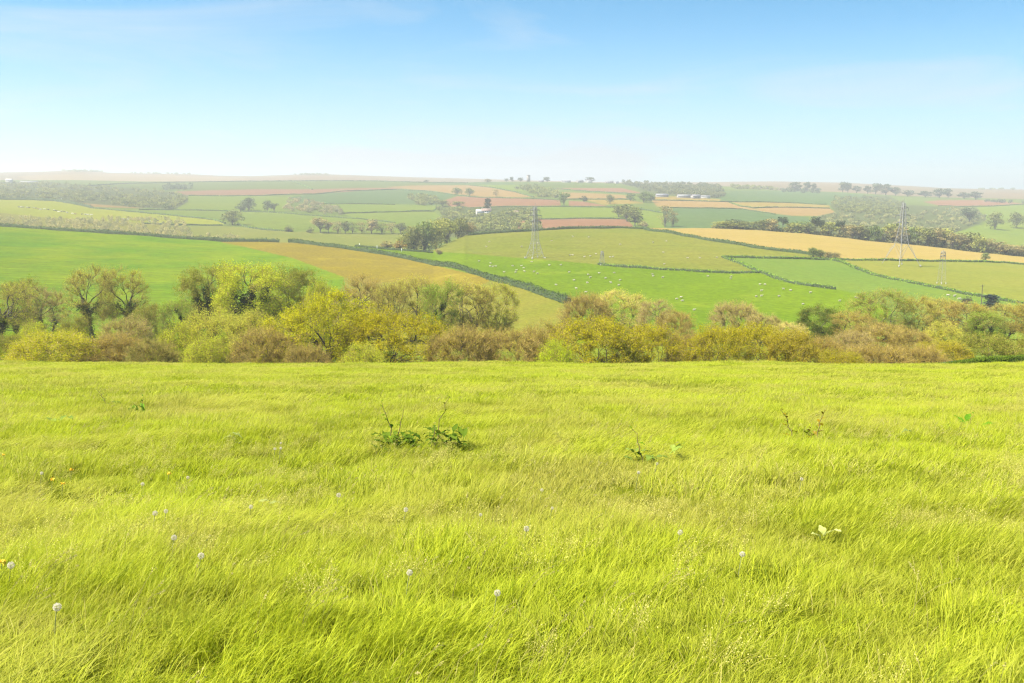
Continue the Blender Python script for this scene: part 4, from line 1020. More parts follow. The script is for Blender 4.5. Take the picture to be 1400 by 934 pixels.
clump = [(556, 336, 15, 23, fY, 'brownish young tree at the low end of the clump', 'thicket'), (566, 333, 22, 26, fO, 'green tree at the low end of the roadside clump', 'thicket'), (580, 331, 25, 28, fG, 'dark green tree in the middle of the roadside clump', 'thicket'),
         (596, 327, 24, 28, fY, 'yellow-green tree in the middle of the roadside clump', 'thicket'), (611, 323, 22, 26, fY, 'yellowish tree near the upper end of the roadside clump', 'thicket'), (626, 320, 20, 26, fO, 'brown-green tree near the upper end of the roadside clump', 'thicket'), (640, 318, 13, 18, fBR, 'rusty small tree at the upper end of the roadside clump', 'thicket')]
for px, b, h, w, c, lab, k in clump: put_far(k, px, b, h, w, c, lab, behind=22)
for px, b, h, w, c, lab in [(530, 338, 10, 17, fBR, 'pale brown bare bush behind the white posts'), (547, 342, 12, 14, (.3, .2, .05), 'orange-brown bush beside the middle white post'), (600, 348, 8, 9, fBR, 'lone brown bush at the corner of the pale sheep pasture')]:
    put_far('bush', px, b, h, w, c, lab, 'bush', 'distant_bush', layer='mid')
# the row behind the golden field
row = [(983, 9, fY), (994, 10, fY), (1004, 12, fB), (1015, 10, fO), (1029, 10, fO), (1042, 13, fO), (1054, 15, fBR), (1083, 12, fY), (1094, 15, fG), (1105, 14, fO), (1132, 17, fY), (1156, 16, fBR), (1166, 18, fBR), (1176, 18, fO), (1186, 14, fO),
       (1197, 20, fG), (1208, 16, fBR), (1220, 25, fY), (1232, 21, fBR), (1242, 22, fG), (1255, 24, fY), (1268, 23, fO), (1280, 24, fBR), (1291, 25, fY), (1302, 21, fBR), (1312, 19, fBR), (1325, 23, fO), (1338, 20, fY), (1350, 18, fBR), (1362, 15, fBR), (1375, 13, fBR), (1388, 13, fBR), (1402, 15, fO)]
for i, (px, h, c) in enumerate(row):
    b = float(np.interp(px, [980, 1050, 1100, 1150, 1200, 1300, 1400], [313, 316, 320, 325, 331, 341, 351.5]))
    put_far(['airy', 'wood1', 'wood2', 'round1'][i % 4], px, b, h+1, 18+4*(i % 3), c, 'mixed brown and green tree in the long row behind the golden field', group='trees in the row behind the golden field', behind=10+5*(i % 3))
def belt(path, depth, label, seed):
    r = np.random.default_rng(seed); V, Q, t, k = [], [], [], 0
    for u in np.linspace(0, 1, 420):
        px = path[0][0]+(path[-1][0]-path[0][0])*u; b = float(np.interp(px, [q[0] for q in path], [q[1] for q in path]))
        a = float(az_of(px, b)); Y = float(ridge_y(a))+depth+r.uniform(-4, 10); X = a*Y; g = hz(X, Y)
        top = CAMZ+float(slope_of(b-r.uniform(1.5, 7)))*Y
        n = 26; c = np.stack([X+r.normal(0, 1.4, n), Y+r.normal(0, 1.2, n), r.uniform(min(g, top-2), top, n)], 1)
        v, q = quads_at(c, 1.1*r.uniform(.5, 1.4, n), r, 0, .8); V.append(v); Q.append(q+k); k += len(v); t.append(np.repeat(np.clip(r.normal(.4, .15, n)+r.normal(0, .3), 0, 1), 4))
    o = link('undergrowth', mesh_np('undergrowth', np.concatenate(V), np.concatenate(Q), None, [FARLEAF], None, {'tone': ('POINT', np.concatenate(t))})); o.color = (.17, .17, .07, 1); tag(o, label, 'undergrowth', None, 'stuff')
belt([(975, 312.5), (1050, 316), (1100, 320), (1150, 325), (1200, 331), (1300, 341), (1420, 353)], 14, 'dense undergrowth beneath the row behind the golden field', 3)
for px, h, lab in [(1070, 20, 'dark flat-headed pine at the thin end of the row behind the golden field'), (1114, 24, 'tall dark pine, highest in its part of the row behind the golden field'), (1122, 20, 'dark pine close beside the tall one in the row'), (1147, 22, 'dark broad pine halfway along the row, near the green thorn trees')]:
    put_far('pine', px, float(np.interp(px, [980, 1050, 1100, 1150], [313, 316, 320, 325])), h, 13, fD, lab, behind=16, name='pine_tree')
for px, b, h, w, c, lab in [(1112, 351.5, 12, 15, fG, 'green thorn tree leading the little group under the golden field'), (1122, 352.5, 10, 13, fO, 'second thorn tree of the little group under the golden field'), (1133, 354, 9, 12, fBR, 'brown thorn tree of the little group'), (1143, 355, 9, 10, fBR, 'last brown thorn tree of the little group by the hedge corner'),
                            (1347, 357.5, 11, 10, fG, 'small round tree alone on the hedge under the golden field')]:
    put_far('round1', px, b, h, w, c, lab, name='thorn_tree', layer='mid')
put_far('cone', 1354, 424, 20, 20, (.04, .06, .06), 'dark bluish conifer shrub at the foot of the wooden pole', name='conifer_shrub', layer='mid')
put_far('bush', 1322, 415, 9, 14, (.08, .09, .05), 'dark low bush in the cool green pasture near the wooden pole', 'bush', 'distant_bush', layer='mid')

# woods that read as one mass
def wood(poly, layer, n, hm, wm, cols, label, seed, name='woodland'):
    r = np.random.default_rng(seed)
    p = np.array(poly); lo = p.min(0); hi = p.max(0); C = []; W = []
    kx, ky = np.meshgrid(np.linspace(lo[0], hi[0], 160), np.linspace(lo[1], hi[1], 40))
    x = r.uniform(lo[0], hi[0], n*6); y = r.uniform(lo[1], hi[1], n*6)
    m = in_poly(x, y, poly); x, y = x[m][:n], y[m][:n]
    V = []; Q = []; tone = []; k = 0
    for a, b in zip(x, y):
        g = on_ground(a, b, layer); h = hm*r.uniform(.65, 1.25); w = wm*r.uniform(.7, 1.2)
        mq = 120
        d = r.normal(size=(mq, 3)); d /= np.linalg.norm(d, axis=1, keepdims=True)
        c = np.array([g.x, g.y, g.z+h*.55])+d*[w*.5, w*.5, h*.47]*r.uniform(.6, 1.08, (mq, 1))
        v, q = quads_at(c, 0.19*w*r.uniform(.6, 1.4, mq), r, 0, .85)
        V.append(v); Q.append(q+k); k += len(v)
        tone.append(np.clip(np.repeat(r.normal(.5, .06, mq)+r.normal(0, .25), 4), 0, 1))
    o = link(name, mesh_np(name, np.concatenate(V), np.concatenate(Q), None, [FARLEAF], None, {'tone': ('POINT', np.concatenate(tone))}))
    o.color = (*[v*1.22 for v in cols], 1); tag(o, label, 'wood', None, 'stuff')
wood([(-60, 250), (0, 251), (60, 250), (110, 254), (190, 259), (228, 264), (258, 268), (258, 278), (240, 286.5), (190, 284), (101, 277), (75, 274.5), (0, 272.5), (-60, 270)], 'far', 420, 5.2, 8, fO, 'hazy grey-green wood above the cow pasture', 1)
wood([(222, 256), (262, 255.5), (266, 259), (225, 261.5)], 'far', 26, 8, 10, fB, 'dark copse under the far green field', 2)
wood([(596, 284), (640, 287), (648, 296), (680, 296), (690, 290), (730, 286), (736, 300), (742, 316), (640, 318), (600, 318), (585, 314), (605, 298)], 'far', 230, 4.5, 7, fO, 'hazy scrubby wood round the white farmhouse', 3)
wood([(395, 272), (430, 276), (462, 284), (468, 294), (440, 294), (400, 289), (388, 286)], 'far', 80, 4.5, 6, (.27, .24, .13), 'brownish scrub wood in the dip below the red strip', 4)
wood([(560, 271), (590, 272), (602, 280), (575, 281.5), (562, 278)], 'far', 30, 9, 10, fO, 'rounded copse on the edge of the dull green field', 5)
wood([(846, 250.5), (900, 251), (985, 254), (990, 270), (960, 271), (925, 268), (890, 262), (872, 257), (848, 252.5)], 'far', 320, 7.5, 9, (.14, .15, .07), 'dark hilltop wood on the skyline behind the barns', 6)
wood([(704, 258), (735, 258), (760, 266), (768, 272), (740, 270), (716, 263)], 'far', 60, 9, 10, fO, 'wooded hedgerow sloping down to the green tree in the red field', 7)
wood([(1134, 280), (1140, 270), (1200, 270.5), (1235, 277), (1240, 296), (1200, 295), (1150, 289)], 'far', 170, 4.8, 8, fO, 'hazy wood on the slope behind the tall pylon', 8)
wood([(1142, 291), (1200, 295), (1240, 297), (1290, 284), (1340, 285), (1348, 300), (1310, 316), (1290, 334), (1240, 326), (1120, 312), (1120, 300)], 'far', 240, 4.2, 7, (.24, .24, .11), 'scrubby wood filling the hollow behind the golden field', 9)
wood([(1064, 257), (1092, 258.5), (1120, 262), (1120, 265), (1064, 263)], 'far', 36, 7, 10, fB, 'dark hedgerow wood on the skyline ridge', 10)
wood([(1000, 256), (1064, 258), (1064, 261), (1000, 259)], 'far', 40, 8, 11, fO, 'far hedgerow wood leading to the three ridge trees', 11)
wood([(1340, 274.5), (1400, 277), (1440, 279), (1440, 281), (1340, 276.2)], 'far', 30, 6, 10, fB, 'dark hedgerow wood at the outer end of the far red field', 12)
wood([(250, 300), (0, 300), (-60, 296), (-60, 312), (0, 318), (200, 330), (300, 335), (330, 326), (260, 322)], 'far', 520, 4.2, 3.2, (.31, .285, .125), 'pale brown leafless scrub behind the long hedge', 13, 'scrub')
wood([(95, 232.5), (125, 233.5), (150, 236), (75, 234.5)], 'hill', 26, 7, 16, fO, 'faint trees on the highest far hilltop', 14)
wood([(392, 239.6), (470, 239.6), (430, 238.6)], 'hill', 22, 7, 16, fO, 'faint trees along the distant moor edge', 15)
wood([(178, 236.8), (260, 238.6), (270, 239.4), (180, 238)], 'hill', 14, 7, 15, fO, 'faint scattered trees on the far ridge', 16)
wood([(1335, 258.6), (1345, 258.8), (1395, 259.5), (1330, 260)], 'hill', 8, 8, 16, fO, 'faint trees on the last pale ridge', 17)
# ------------------------------------------------------------------ sheep and cows
WOOL = simple_mat('wool', (.38, .33, .26), 1, 0, .12, 6)
FACE = simple_mat('sheep face', (.42, .33, .27), .9, 0, .2, 5)
HIDE_B = simple_mat('black hide', (.03, .028, .026), .7, 0, .3, 3)
HIDE_W = simple_mat('white hide', (.62, .58, .5), .8, 0, .1, 3)
HIDE_R = simple_mat('brown hide', (.20, .10, .05), .8, 0, .2, 3)
def beast(name, L, hh, bw, bh, headl, graze, mats, hide, woolly):
    """one continuous body: rings lofted from rump to muzzle with the legs drawn out of the belly rings"""
    r = np.random.default_rng(len(name))
    top = hh; zb = hh-bh
    # x, z centre, half width, half height along the spine then down the neck to the muzzle
    nz = (-.28*hh if graze else .18*hh)
    spine = [(-.50*L, top-bh*.42, .10*bw, .16*bh), (-.46*L, top-bh*.46, .40*bw, .38*bh), (-.30*L, top-bh*.48, .50*bw, .47*bh), (-.05*L, top-bh*.52, .54*bw, .52*bh), (.20*L, top-bh*.5, .48*bw, .49*bh),
             (.36*L, top-bh*.40, .34*bw, .38*bh), (.46*L, top-bh*.30+nz*.25, .24*bw, .26*bh), (.56*L, top-bh*.22+nz*.6, .19*bw, .2*bh), (.60*L+headl*.3, top-bh*.15+nz, .19*bw, .19*bh), (.60*L+headl*.75, top-bh*.28+nz*1.25, .13*bw, .13*bh), (.60*L+headl, top-bh*.36+nz*1.35, .08*bw, .08*bh)]
    k = 10; V = []
    for (x, z, a, b) in spine:
        for i in range(k):
            t = 2*pi*i/k
            V.append((x, a*cos(t)*(1+.06*r.normal()*woolly), z+b*sin(t)*(1+.05*r.normal()*woolly)))
    V = np.array(V); n = len(spine); idx = np.arange(n*k).reshape(n, k)
    q = np.stack([idx[:-1], np.roll(idx[:-1], -1, 1), np.roll(idx[1:], -1, 1), idx[1:]], -1).reshape(-1, 4)
    mi = np.repeat([0 if i < 7 else 1 for i in range(n-1)], k)
    if hide:
        ph = r.uniform(0, 6, 3)
        c = V[q].mean(1); mi = np.where(np.sin(c[:, 0]*6/L+ph[0])+np.sin(c[:, 2]*8/hh+ph[1])+np.sin(c[:, 1]*7/bw+ph[2]) > .5, 1, 0)
    ac = Acc(); ac.v.append(V); ac.q.append(q); ac.n = len(V); ac.mi.append(mi)
    ac.add(V[idx[0]], [[0, 1, 2, 3], [0, 3, 4, 9], [9, 4, 5, 8], [8, 5, 6, 7]], 0).add(V[idx[-1]], [[3, 2, 1, 0], [9, 4, 3, 0], [8, 5, 4, 9], [7, 6, 5, 8]], 1)
    for sx, fx in ((-.36, -.04), (.28, .0)):
        for sy in (-1, 1):
            y = sy*.28*bw; x = sx*L
            P = np.array([[[x, y, zb+bh*.25], [x+fx*L*.5, y, zb*.95], [x-fx*L*1.2 if sx < 0 else x+.01*L, y, zb*.5], [x, y, .06*hh], [x+.03*L, y, -.02]]])
            R = np.array([[.20*bw, .15*bw, .075*bw, .06*bw, .07*bw]])
            v, qq = tubes(P, R, 6, np.random.default_rng(1)); ac.add(v, qq, 1 if not hide else 0)
    for sy in (-1, 1):   # ears
        hx, hzz = .60*L+headl*.2, top-bh*.08+nz
        ac.bar((hx, sy*.12*bw, hzz), (hx-.04*L, sy*.36*bw, hzz+.02), .05*bw, 4, 1, .02*bw)
    return ac.mesh(name, mats, True)
SHEEP = [beast('sheep', 1.15, .82, .62, .52, .26, True, [WOOL, FACE], False, 1), beast('sheep up', 1.15, .82, .62, .52, .26, False, [WOOL, FACE], False, 1)]
COW = [beast('cow', 2.2, 1.42, .75, .85, .5, True, [HIDE_B, HIDE_W], True, 0), beast('cow dark', 2.2, 1.42, .75, .85, .5, False, [HIDE_B, HIDE_B], True, 0), beast('cow pale', 2.2, 1.42, .75, .85, .5, True, [HIDE_W, HIDE_W], True, 0), beast('cow brown', 2.2, 1.42, .75, .85, .5, True, [HIDE_R, HIDE_R], True, 0)]
def animal(me, name, px, py, layer, lab, cat, group, k=1.0):
    p = on_ground(px, py, layer); o = link(name, me, None, p, (0, 0, random.choice([0, pi])+random.uniform(-.6, .6)), (k, k, k)); tag(o, lab, cat, group)
lower = [(655, 356.5), (671, 359.5), (670, 363.5), (674, 364), (678, 363.5), (689, 371.5), (701, 363), (706, 369), (705, 372), (713, 363), (716, 366), (717, 370.5), (727, 357.5), (730, 371), (735, 373.5), (751, 362), (767, 361.5), (778, 371.5), (785, 382.5), (788, 394), (760, 389), (801, 399), (804, 375), (807, 379), (803, 386), (819, 373), (828, 380), (835, 386), (840, 372.5), (846, 389.5), (848, 382.5), (892, 374.5), (893, 377), (906, 379), (925, 408.5), (931, 406), (933, 411), (949, 423.5), (968, 377), (999, 380.5), (1000, 377.5), (1039, 388.5), (1046, 388.5), (1041, 397), (1034, 405), (1041, 404), (1065, 404.5), (1071, 394.5), (1081, 396.5), (1108, 399.5), (1098, 415.5), (1148, 411), (1170, 406.5), (1172, 407)]
for i, (x, y) in enumerate(lower):
    if (x, y) == (949, 423.5): lab = 'lowest white sheep of the bright field, just above the wispy bare trees'
    elif (x, y) == (1148, 411): lab = 'lone white sheep on the lower corner of the bright field, near the dark flat-topped tree'
    elif (x, y) == (801, 399): lab = 'white sheep lowest on the slope over the yellowish bare tree'
    else: lab = 'white sheep grazing in the bright green field'
    animal(SHEEP[i % 2], 'sheep', x, y+1.5, 'mid', lab, 'sheep', 'sheep in the bright green field' if 'grazing' in lab else None, .78)
upper = [(754, 329), (783, 323), (805, 324), (807, 350), (815, 347), (838, 351), (834, 351.5), (779, 349), (783, 348.5), (799, 351), (893, 331), (907, 345), (911, 329.5), (908, 361), (940, 352.5), (957, 352.5), (980, 352), (735, 332), (848, 334), (713, 337), (669, 330), (665, 337)]
for i, (x, y) in enumerate(upper):
    animal(SHEEP[i % 2], 'sheep', x, y+1, 'mid', 'tiny pale sheep in the pale pasture above the bright field', 'sheep', 'sheep in the pale pasture', .8)
for i, (x, y) in enumerate([(1296, 405), (1305, 406), (1312, 410)]):
    animal(SHEEP[i % 2], 'sheep', x, y, 'mid', 'pale sheep in the cool green pasture near the wooden pole', 'sheep', 'sheep in the cool green pasture', 1.0)
cows = [(26, 283.5, 1), (29, 283.5, 0), (32, 283.7, 1), (37, 284, 0), (40, 284.3, 1), (46, 284.3, 0), (49, 285, 1), (52, 286, 3), (56, 286.8, 2), (61, 286.5, 2), (66, 287, 1), (74, 288, 0), (77, 288.7, 1), (80, 290, 2), (84, 289.5, 0), (88, 290, 1), (92, 291, 0), (99, 292.4, 2), (103, 293, 3), (112, 293.5, 1), (117, 293.7, 0), (120, 294, 2), (125, 294, 2), (162, 299.4, 1), (168, 299.6, 0), (172, 300.2, 1), (175, 300.3, 2), (190, 301.4, 3), (205, 303.4, 0), (216, 302.3, 1), (233, 304, 1), (251, 305, 1)]
for x, y, k in cows:
    lab = {0: 'black and white cow in the line of cattle along the cow pasture', 1: 'black cow in the line of cattle along the cow pasture', 2: 'whitish cow in the line of cattle along the cow pasture', 3: 'brown cow in the line of cattle along the cow pasture'}[k]
    animal(COW[k], 'cow', x, y+.6, 'far', lab, 'cow', 'cattle in the cow pasture: ' + ['black and white', 'black', 'whitish', 'brown'][k])

# ------------------------------------------------------------------ pylons and poles
STEEL = simple_mat('weathered galvanised steel', (.25, .24, .22), .7, .1, .15, 2)
GLASSY = simple_mat('insulator porcelain', (.12, .10, .09), .3, 0, .1, 2)
POLEW = simple_mat('tarred pole wood', (.075, .06, .045), .9, 0, .3, 2)
CONC = simple_mat('concrete', (.33, .31, .29), .9, 0, .1, 2)
WHITEP = simple_mat('white paint', (.78, .76, .72), .6, 0, .06, 2)
def lattice(ac, z0, z1, w0, w1, n, r0, r1, cross=True):
    ring = lambda z, w: [np.array((sx*w/2, sy*w/2, z)) for sx, sy in ((-1, -1), (1, -1), (1, 1), (-1, 1))]
    t = np.linspace(0, 1, n+1)**.85
    R = [ring(z0+(z1-z0)*u, w0+(w1-w0)*u) for u in t]
    for a, b in zip(R[:-1], R[1:]):
        for i in range(4):
            j = (i+1) % 4
            ac.bar(a[i], b[i], r0)
            if cross: ac.bar(a[i], b[j], r1, 3); ac.bar(a[j], b[i], r1, 3)
            ac.bar(b[i], b[j], r1, 3)
def pylon(px, py, top, basepx, kind, lab, rz):
    p = on_ground(px, py, 'mid'); H = (py-top)/FPX*p.y; W = basepx/FPX*p.y
    o = link('pylon', None, None, p, (0, 0, rz)); tag(o, lab, 'pylon')
    a = Acc(); t = Acc()
    if kind == 'flared':
        knee = .30*H; mid = .56*H; wk = W*.36; wt = .035*H
        for sx in (-1, 1):
            for sy in (-1, 1):
                foot = np.array((sx*W/2, sy*W/2, -.3)); kn = np.array((sx*wk/2, sy*wk/2, knee))
                a.bar(foot, kn, .13); 
                for u in (.33, .66):
                    q = foot+(kn-foot)*u; a.bar(q, (q[0]*.2, q[1], knee*.99), .06, 3); a.bar(q, (q[0], q[1]*.2, knee*.99), .06, 3)
        lattice(a, knee, mid, wk, wt*2.0, 4, .15, .05); lattice(a, mid, H*.93, wt*2.0, wt*.8, 9, .22, .06)
        a.bar((0, 0, H*.93), (0, 0, H), .1)
        arms = [(.86, .09), (.75, .135), (.64, .11)]
    elif kind == 'straight':
        lattice(a, 0, .34*H, W*.9, W*.34, 4, .12, .04); lattice(a, .34*H, .94*H, W*.34, W*.15, 9, .12, .04); a.bar((0, 0, .94*H), (0, 0, H), .08)
        arms = [(.88, .10), (.78, .14), (.68, .115)]
    else:
        lattice(a, 0, .96*H, W, W*.4, 7, .05, .018); a.bar((0, 0, .96*H), (0, 0, H), .05)
        arms = [(.9, .09), (.8, .10)]
    tw = link('lattice_tower', a.mesh('lattice_tower', [STEEL]), o)
    for f, hw in arms:
        c = Acc(); z = f*H; L = hw*H
        for s in (-1, 1):
            for dy in (-.35, .35): c.bar((s*.3, dy, z+.5), (s*L, 0, z), .11); c.bar((s*.3, dy, z-.4), (s*L, 0, z), .11)
            for u in (.35, .65): c.bar((s*L*u, 0, z-.35*(1-u)), (s*L*u, 0, z+.5*(1-u)), .05, 3)
        ca = link('crossarm', c.mesh('crossarm', [STEEL]), o)
        for s in (-1, 1):
            i = Acc()
            for k in range(7): i.bar((s*L, 0, z-.2-.25*k), (s*L, 0, z-.32-.25*k), .17, 6)
            i.bar((s*L, 0, z), (s*L, 0, z-2.0), .03, 3)
            link('insulator', i.mesh('insulator', [GLASSY]), ca)
    for sx in (-1, 1):
        for sy in (-1, 1):
            b = Acc().box(sx*W/2, sy*W/2, .1, .55 if kind != 'slim' else .3, .55 if kind != 'slim' else .3, .9); link('footing', b.mesh('footing', [CONC]), o)
pylon(731.5, 353, 279, 20, 'straight', 'grey lattice pylon standing behind the crest of the bright sheep field', .5)
pylon(1231, 363, 272, 36, 'flared', 'tallest lattice pylon with wide flared legs, straddling the hedge under the golden field', .35)
pylon(1287, 388, 341, 8, 'slim', 'slim pale lattice mast in the dry yellowish pasture', .4)
pylon(823, 362.5, 343, 6, 'slim', 'small pale lattice mast at the end of the low hedge between the sheep fields', .3)
def wood_pole(px, py, top, lab):
    p = on_ground(px, py, 'mid'); H = (py-top)/FPX*p.y
    o = link('utility_pole', None, None, p, (0, 0, .4)); tag(o, lab, 'pole')
    link('post', Acc().bar((0, 0, -.5), (0, 0, H), .17, 8, 0, .12).mesh('post', [POLEW]), o)
    c = Acc().box(0, 0, H-.5, 1.7, .12, .14); ar = link('crossarm', c.mesh('crossarm', [POLEW]), o)
    for x in (-.75, 0, .75): link('insulator', Acc().bar((x, 0, H-.43), (x, 0, H-.2), .06, 6, 0, .03).mesh('insulator', [GLASSY]), ar)
wood_pole(1341, 424, 389, 'dark wooden utility pole rising above the trees beside the conifer shrub')
def post(px, py, h, lab, layer='mid'):
    p = on_ground(px, py, layer); o = link('fence_post', None, None, p); tag(o, lab, 'post')
    link('shaft', Acc().box(0, 0, h/2-.1, .22, .22, h+.2).mesh('shaft', [WHITEP]), o)
    cp = Acc(); cp.box(0, 0, h+.03, .28, .28, .06); link('cap', cp.mesh('cap', [WHITEP]), o)
post(491.5, 337.5, 2.0, 'white post at the start of the thin hedge above the bright field')
post(515.5, 341, 2.2, 'tallest white post on the thin hedge above the bright field')
post(549, 344.5, 2.0, 'white post by the orange-brown bush')
post(84, 275.5, 4.0, 'white post on the hedge at the top of the cow pasture', 'far')

# ------------------------------------------------------------------ buildings
WALLW = simple_mat('white render', (.42, .39, .34), .9, 0, .08, .6)
WALLS = simple_mat('grey stone', (.26, .23, .2), .95, 0, .25, .8)
ROOF = simple_mat('slate roof', (.16, .15, .155), .7, 0, .2, 1.2)
ROOFB = simple_mat('brown tile roof', (.24, .16, .12), .8, 0, .2, 1.2)
PANE = simple_mat('window glass', (.04, .05, .06), .15, 0, .1, 2)
SHED = simple_mat('sheet roof', (.19, .18, .17), .7, .0, .1, .6)
def house(px, py, layer, L, D, h, rise, wall, roof, lab, rz=0.0, chim=1, wins=3, name='farmhouse', cat='house'):
    p = on_ground(px, py, layer); o = link(name, None, None, p, (0, 0, rz)); tag(o, lab, cat)
    w = Acc().box(0, 0, h/2-.5, L, D, h+1)
    w.add([(-L/2, -D/2, h), (-L/2, D/2, h), (-L/2, 0, h+rise), (-L/2, 0, h+rise)], [[0, 2, 3, 1]]).add([(L/2, -D/2, h), (L/2, D/2, h), (L/2, 0, h+rise), (L/2, 0, h+rise)], [[1, 3, 2, 0]])
    link('wall', w.mesh('wall', [wall]), o)
    e = .35; R = Acc()
    for s in (-1, 1):
        k = (h+rise+.12, h-.15)
        up = np.array([(-L/2-e, 0, k[0]), (L/2+e, 0, k[0]), (L/2+e, s*(D/2+e), k[1]), (-L/2-e, s*(D/2+e), k[1])])
        lo = up-[0, 0, .18]; R.add(np.concatenate([up, lo]), [[0, 1, 2, 3], [7, 6, 5, 4], [2, 6, 7, 3], [1, 5, 6, 2], [0, 3, 7, 4]])
    rf = link('roof', R.mesh('roof', [roof]), o)
    for i in range(chim):
        x = (L/2-.6)*(1 if i == 0 else -1)
        link('chimney', Acc().box(x, 0, h+rise+.4, .9, .7, 1.8).mesh('chimney', [WALLS]), rf)
    for i in range(wins):
        x = -L/2+L*(i+.5)/wins
        for z in ((1.5, h-1.2) if h > 4.4 else (1.5,)):
            link('window', Acc().box(x, -D/2-.02, z, 1.0, .08, 1.2).mesh('window', [PANE]), o)
def tower(px, py, W, H, lab):
    p = on_ground(px, py, 'far'); o = link('church_tower', None, None, p, (0, 0, .3)); tag(o, lab, 'church tower')
    a = Acc().box(0, 0, H/2-1, W, W, H+2); a.box(0, 0, H*.6, W*1.06, W*1.06, .4); link('shaft', a.mesh('shaft', [WALLS]), o)
    b = Acc()
    for i in range(5):
        for s in (-1, 1):
            x = -W/2+W*(i+.5)/5
            if i % 2 == 0: b.box(x, s*W*.5, H+.6, W/5, .5, 1.2)
            if i % 2 == 0 and 0 < i < 4: b.box(s*W*.5, x, H+.6, .5, W/5, 1.2)
    b.box(0, 0, H+.02, W*1.08, W*1.08, .5); link('battlement', b.mesh('battlement', [WALLS]), o)
    for z in (H*.8,): link('louvre', Acc().box(0, -W/2-.02, z, W*.28, .1, H*.16).mesh('louvre', [PANE]), o)
tower(722.5, 248.5, 7.0, 15.5, 'square battlemented stone church tower on the skyline')
house(655.5, 294, 'far', 8, 6, 4.2, 2.2, WALLW, WALLW, 'white gabled cottage at the near end of the farmhouse', .15, 1, 3)
house(665, 293.4, 'far', 11, 6, 4.6, 2.4, WALLW, ROOFB, 'white farmhouse under the dark pointed conifer', .1, 2, 4)
house(706, 294, 'far', 6, 5, 3, 1.8, WALLS, ROOFB, 'small brown-roofed shed in the scrubby wood beside the pylon', .2, 0, 2, 'farm_shed', 'shed')
house(735+5, 249.3, 'far', 12, 7, 3.2, 2, WALLS, ROOF, 'low grey house on the skyline next to the church tower', 0, 1, 4, 'cottage')
house(774, 249.6, 'far', 22, 9, 3, 2, WALLW, ROOF, 'long low pale farm building on the skyline', 0, 0, 6, 'farm_building', 'farm building')
house(793, 249.8, 'far', 15, 8, 3.4, 3.2, WALLS, ROOF, 'grey pitched-roof barn on the skyline beside the white house', .3, 0, 2, 'barn', 'barn')
house(805, 250.2, 'far', 14, 8, 4.8, 3, WALLW, ROOF, 'white house on the skyline with a dark tree over it', -.1, 2, 4)
house(833, 250.6, 'far', 19, 9, 3.2, 2.4, WALLS, ROOF, 'dark roofed house on the skyline before the hilltop wood', 0, 1, 5, 'cottage')
house(843, 251.2, 'far', 8, 6, 3.2, 2, WALLW, ROOF, 'small white house at the edge of the hilltop wood', .2, 1, 2, 'cottage')
house(905, 269.4, 'far', 20, 10, 3.2, 2, WALLS, ROOF, 'dark long barn among the trees under the hilltop wood', 0, 0, 0, 'barn', 'barn')
house(935, 270.6, 'far', 22, 10, 3.4, 2, WALLS, SHED, 'pale roofed long barn under the hilltop wood', .1, 0, 0, 'barn', 'barn')
house(951, 271.4, 'far', 14, 9, 4, 2.2, WALLS, ROOF, 'dark gabled barn between the two pale roofs', .3, 0, 2, 'barn', 'barn')
house(964, 271.2, 'far', 15, 9, 3, 1.6, WALLW, SHED, 'low white-roofed shed beside the dark gabled barn', 0, 0, 0, 'farm_shed', 'shed')
house(13, 249.5, 'far', 13, 8, 5, 3, WALLW, WALLW, 'white house above the hazy wood at the edge of the view', .2, 1, 3)
house(40, 250.6, 'far', 34, 12, 3, 1.8, WALLW, SHED, 'long pale farm shed above the hazy wood', .1, 0, 0, 'farm_shed', 'shed')
# ------------------------------------------------------------------ plants among the grass
PUFF = leaf_mat('seed down', (.56, .50, .38), (.78, .71, .56), .5, False)
STEM = simple_mat('flower stem', (.20, .21, .07), .8, 0, .2, 20)
YELLOW = simple_mat('yellow petals', (.78, .50, .02), .7, 0, .1, 30)
SEED = leaf_mat('seed heads', (.46, .42, .09), (.66, .58, .18), .4, False)
DOCK = leaf_mat('dock leaves', (.05, .095, .010), (.15, .21, .025), .3)
DOCKSTEM = simple_mat('dock stem', (.16, .11, .04), .8, 0, .3, 10)
BROWNH = simple_mat('dry flower head', (.07, .045, .025), .9, 0, .2, 30)

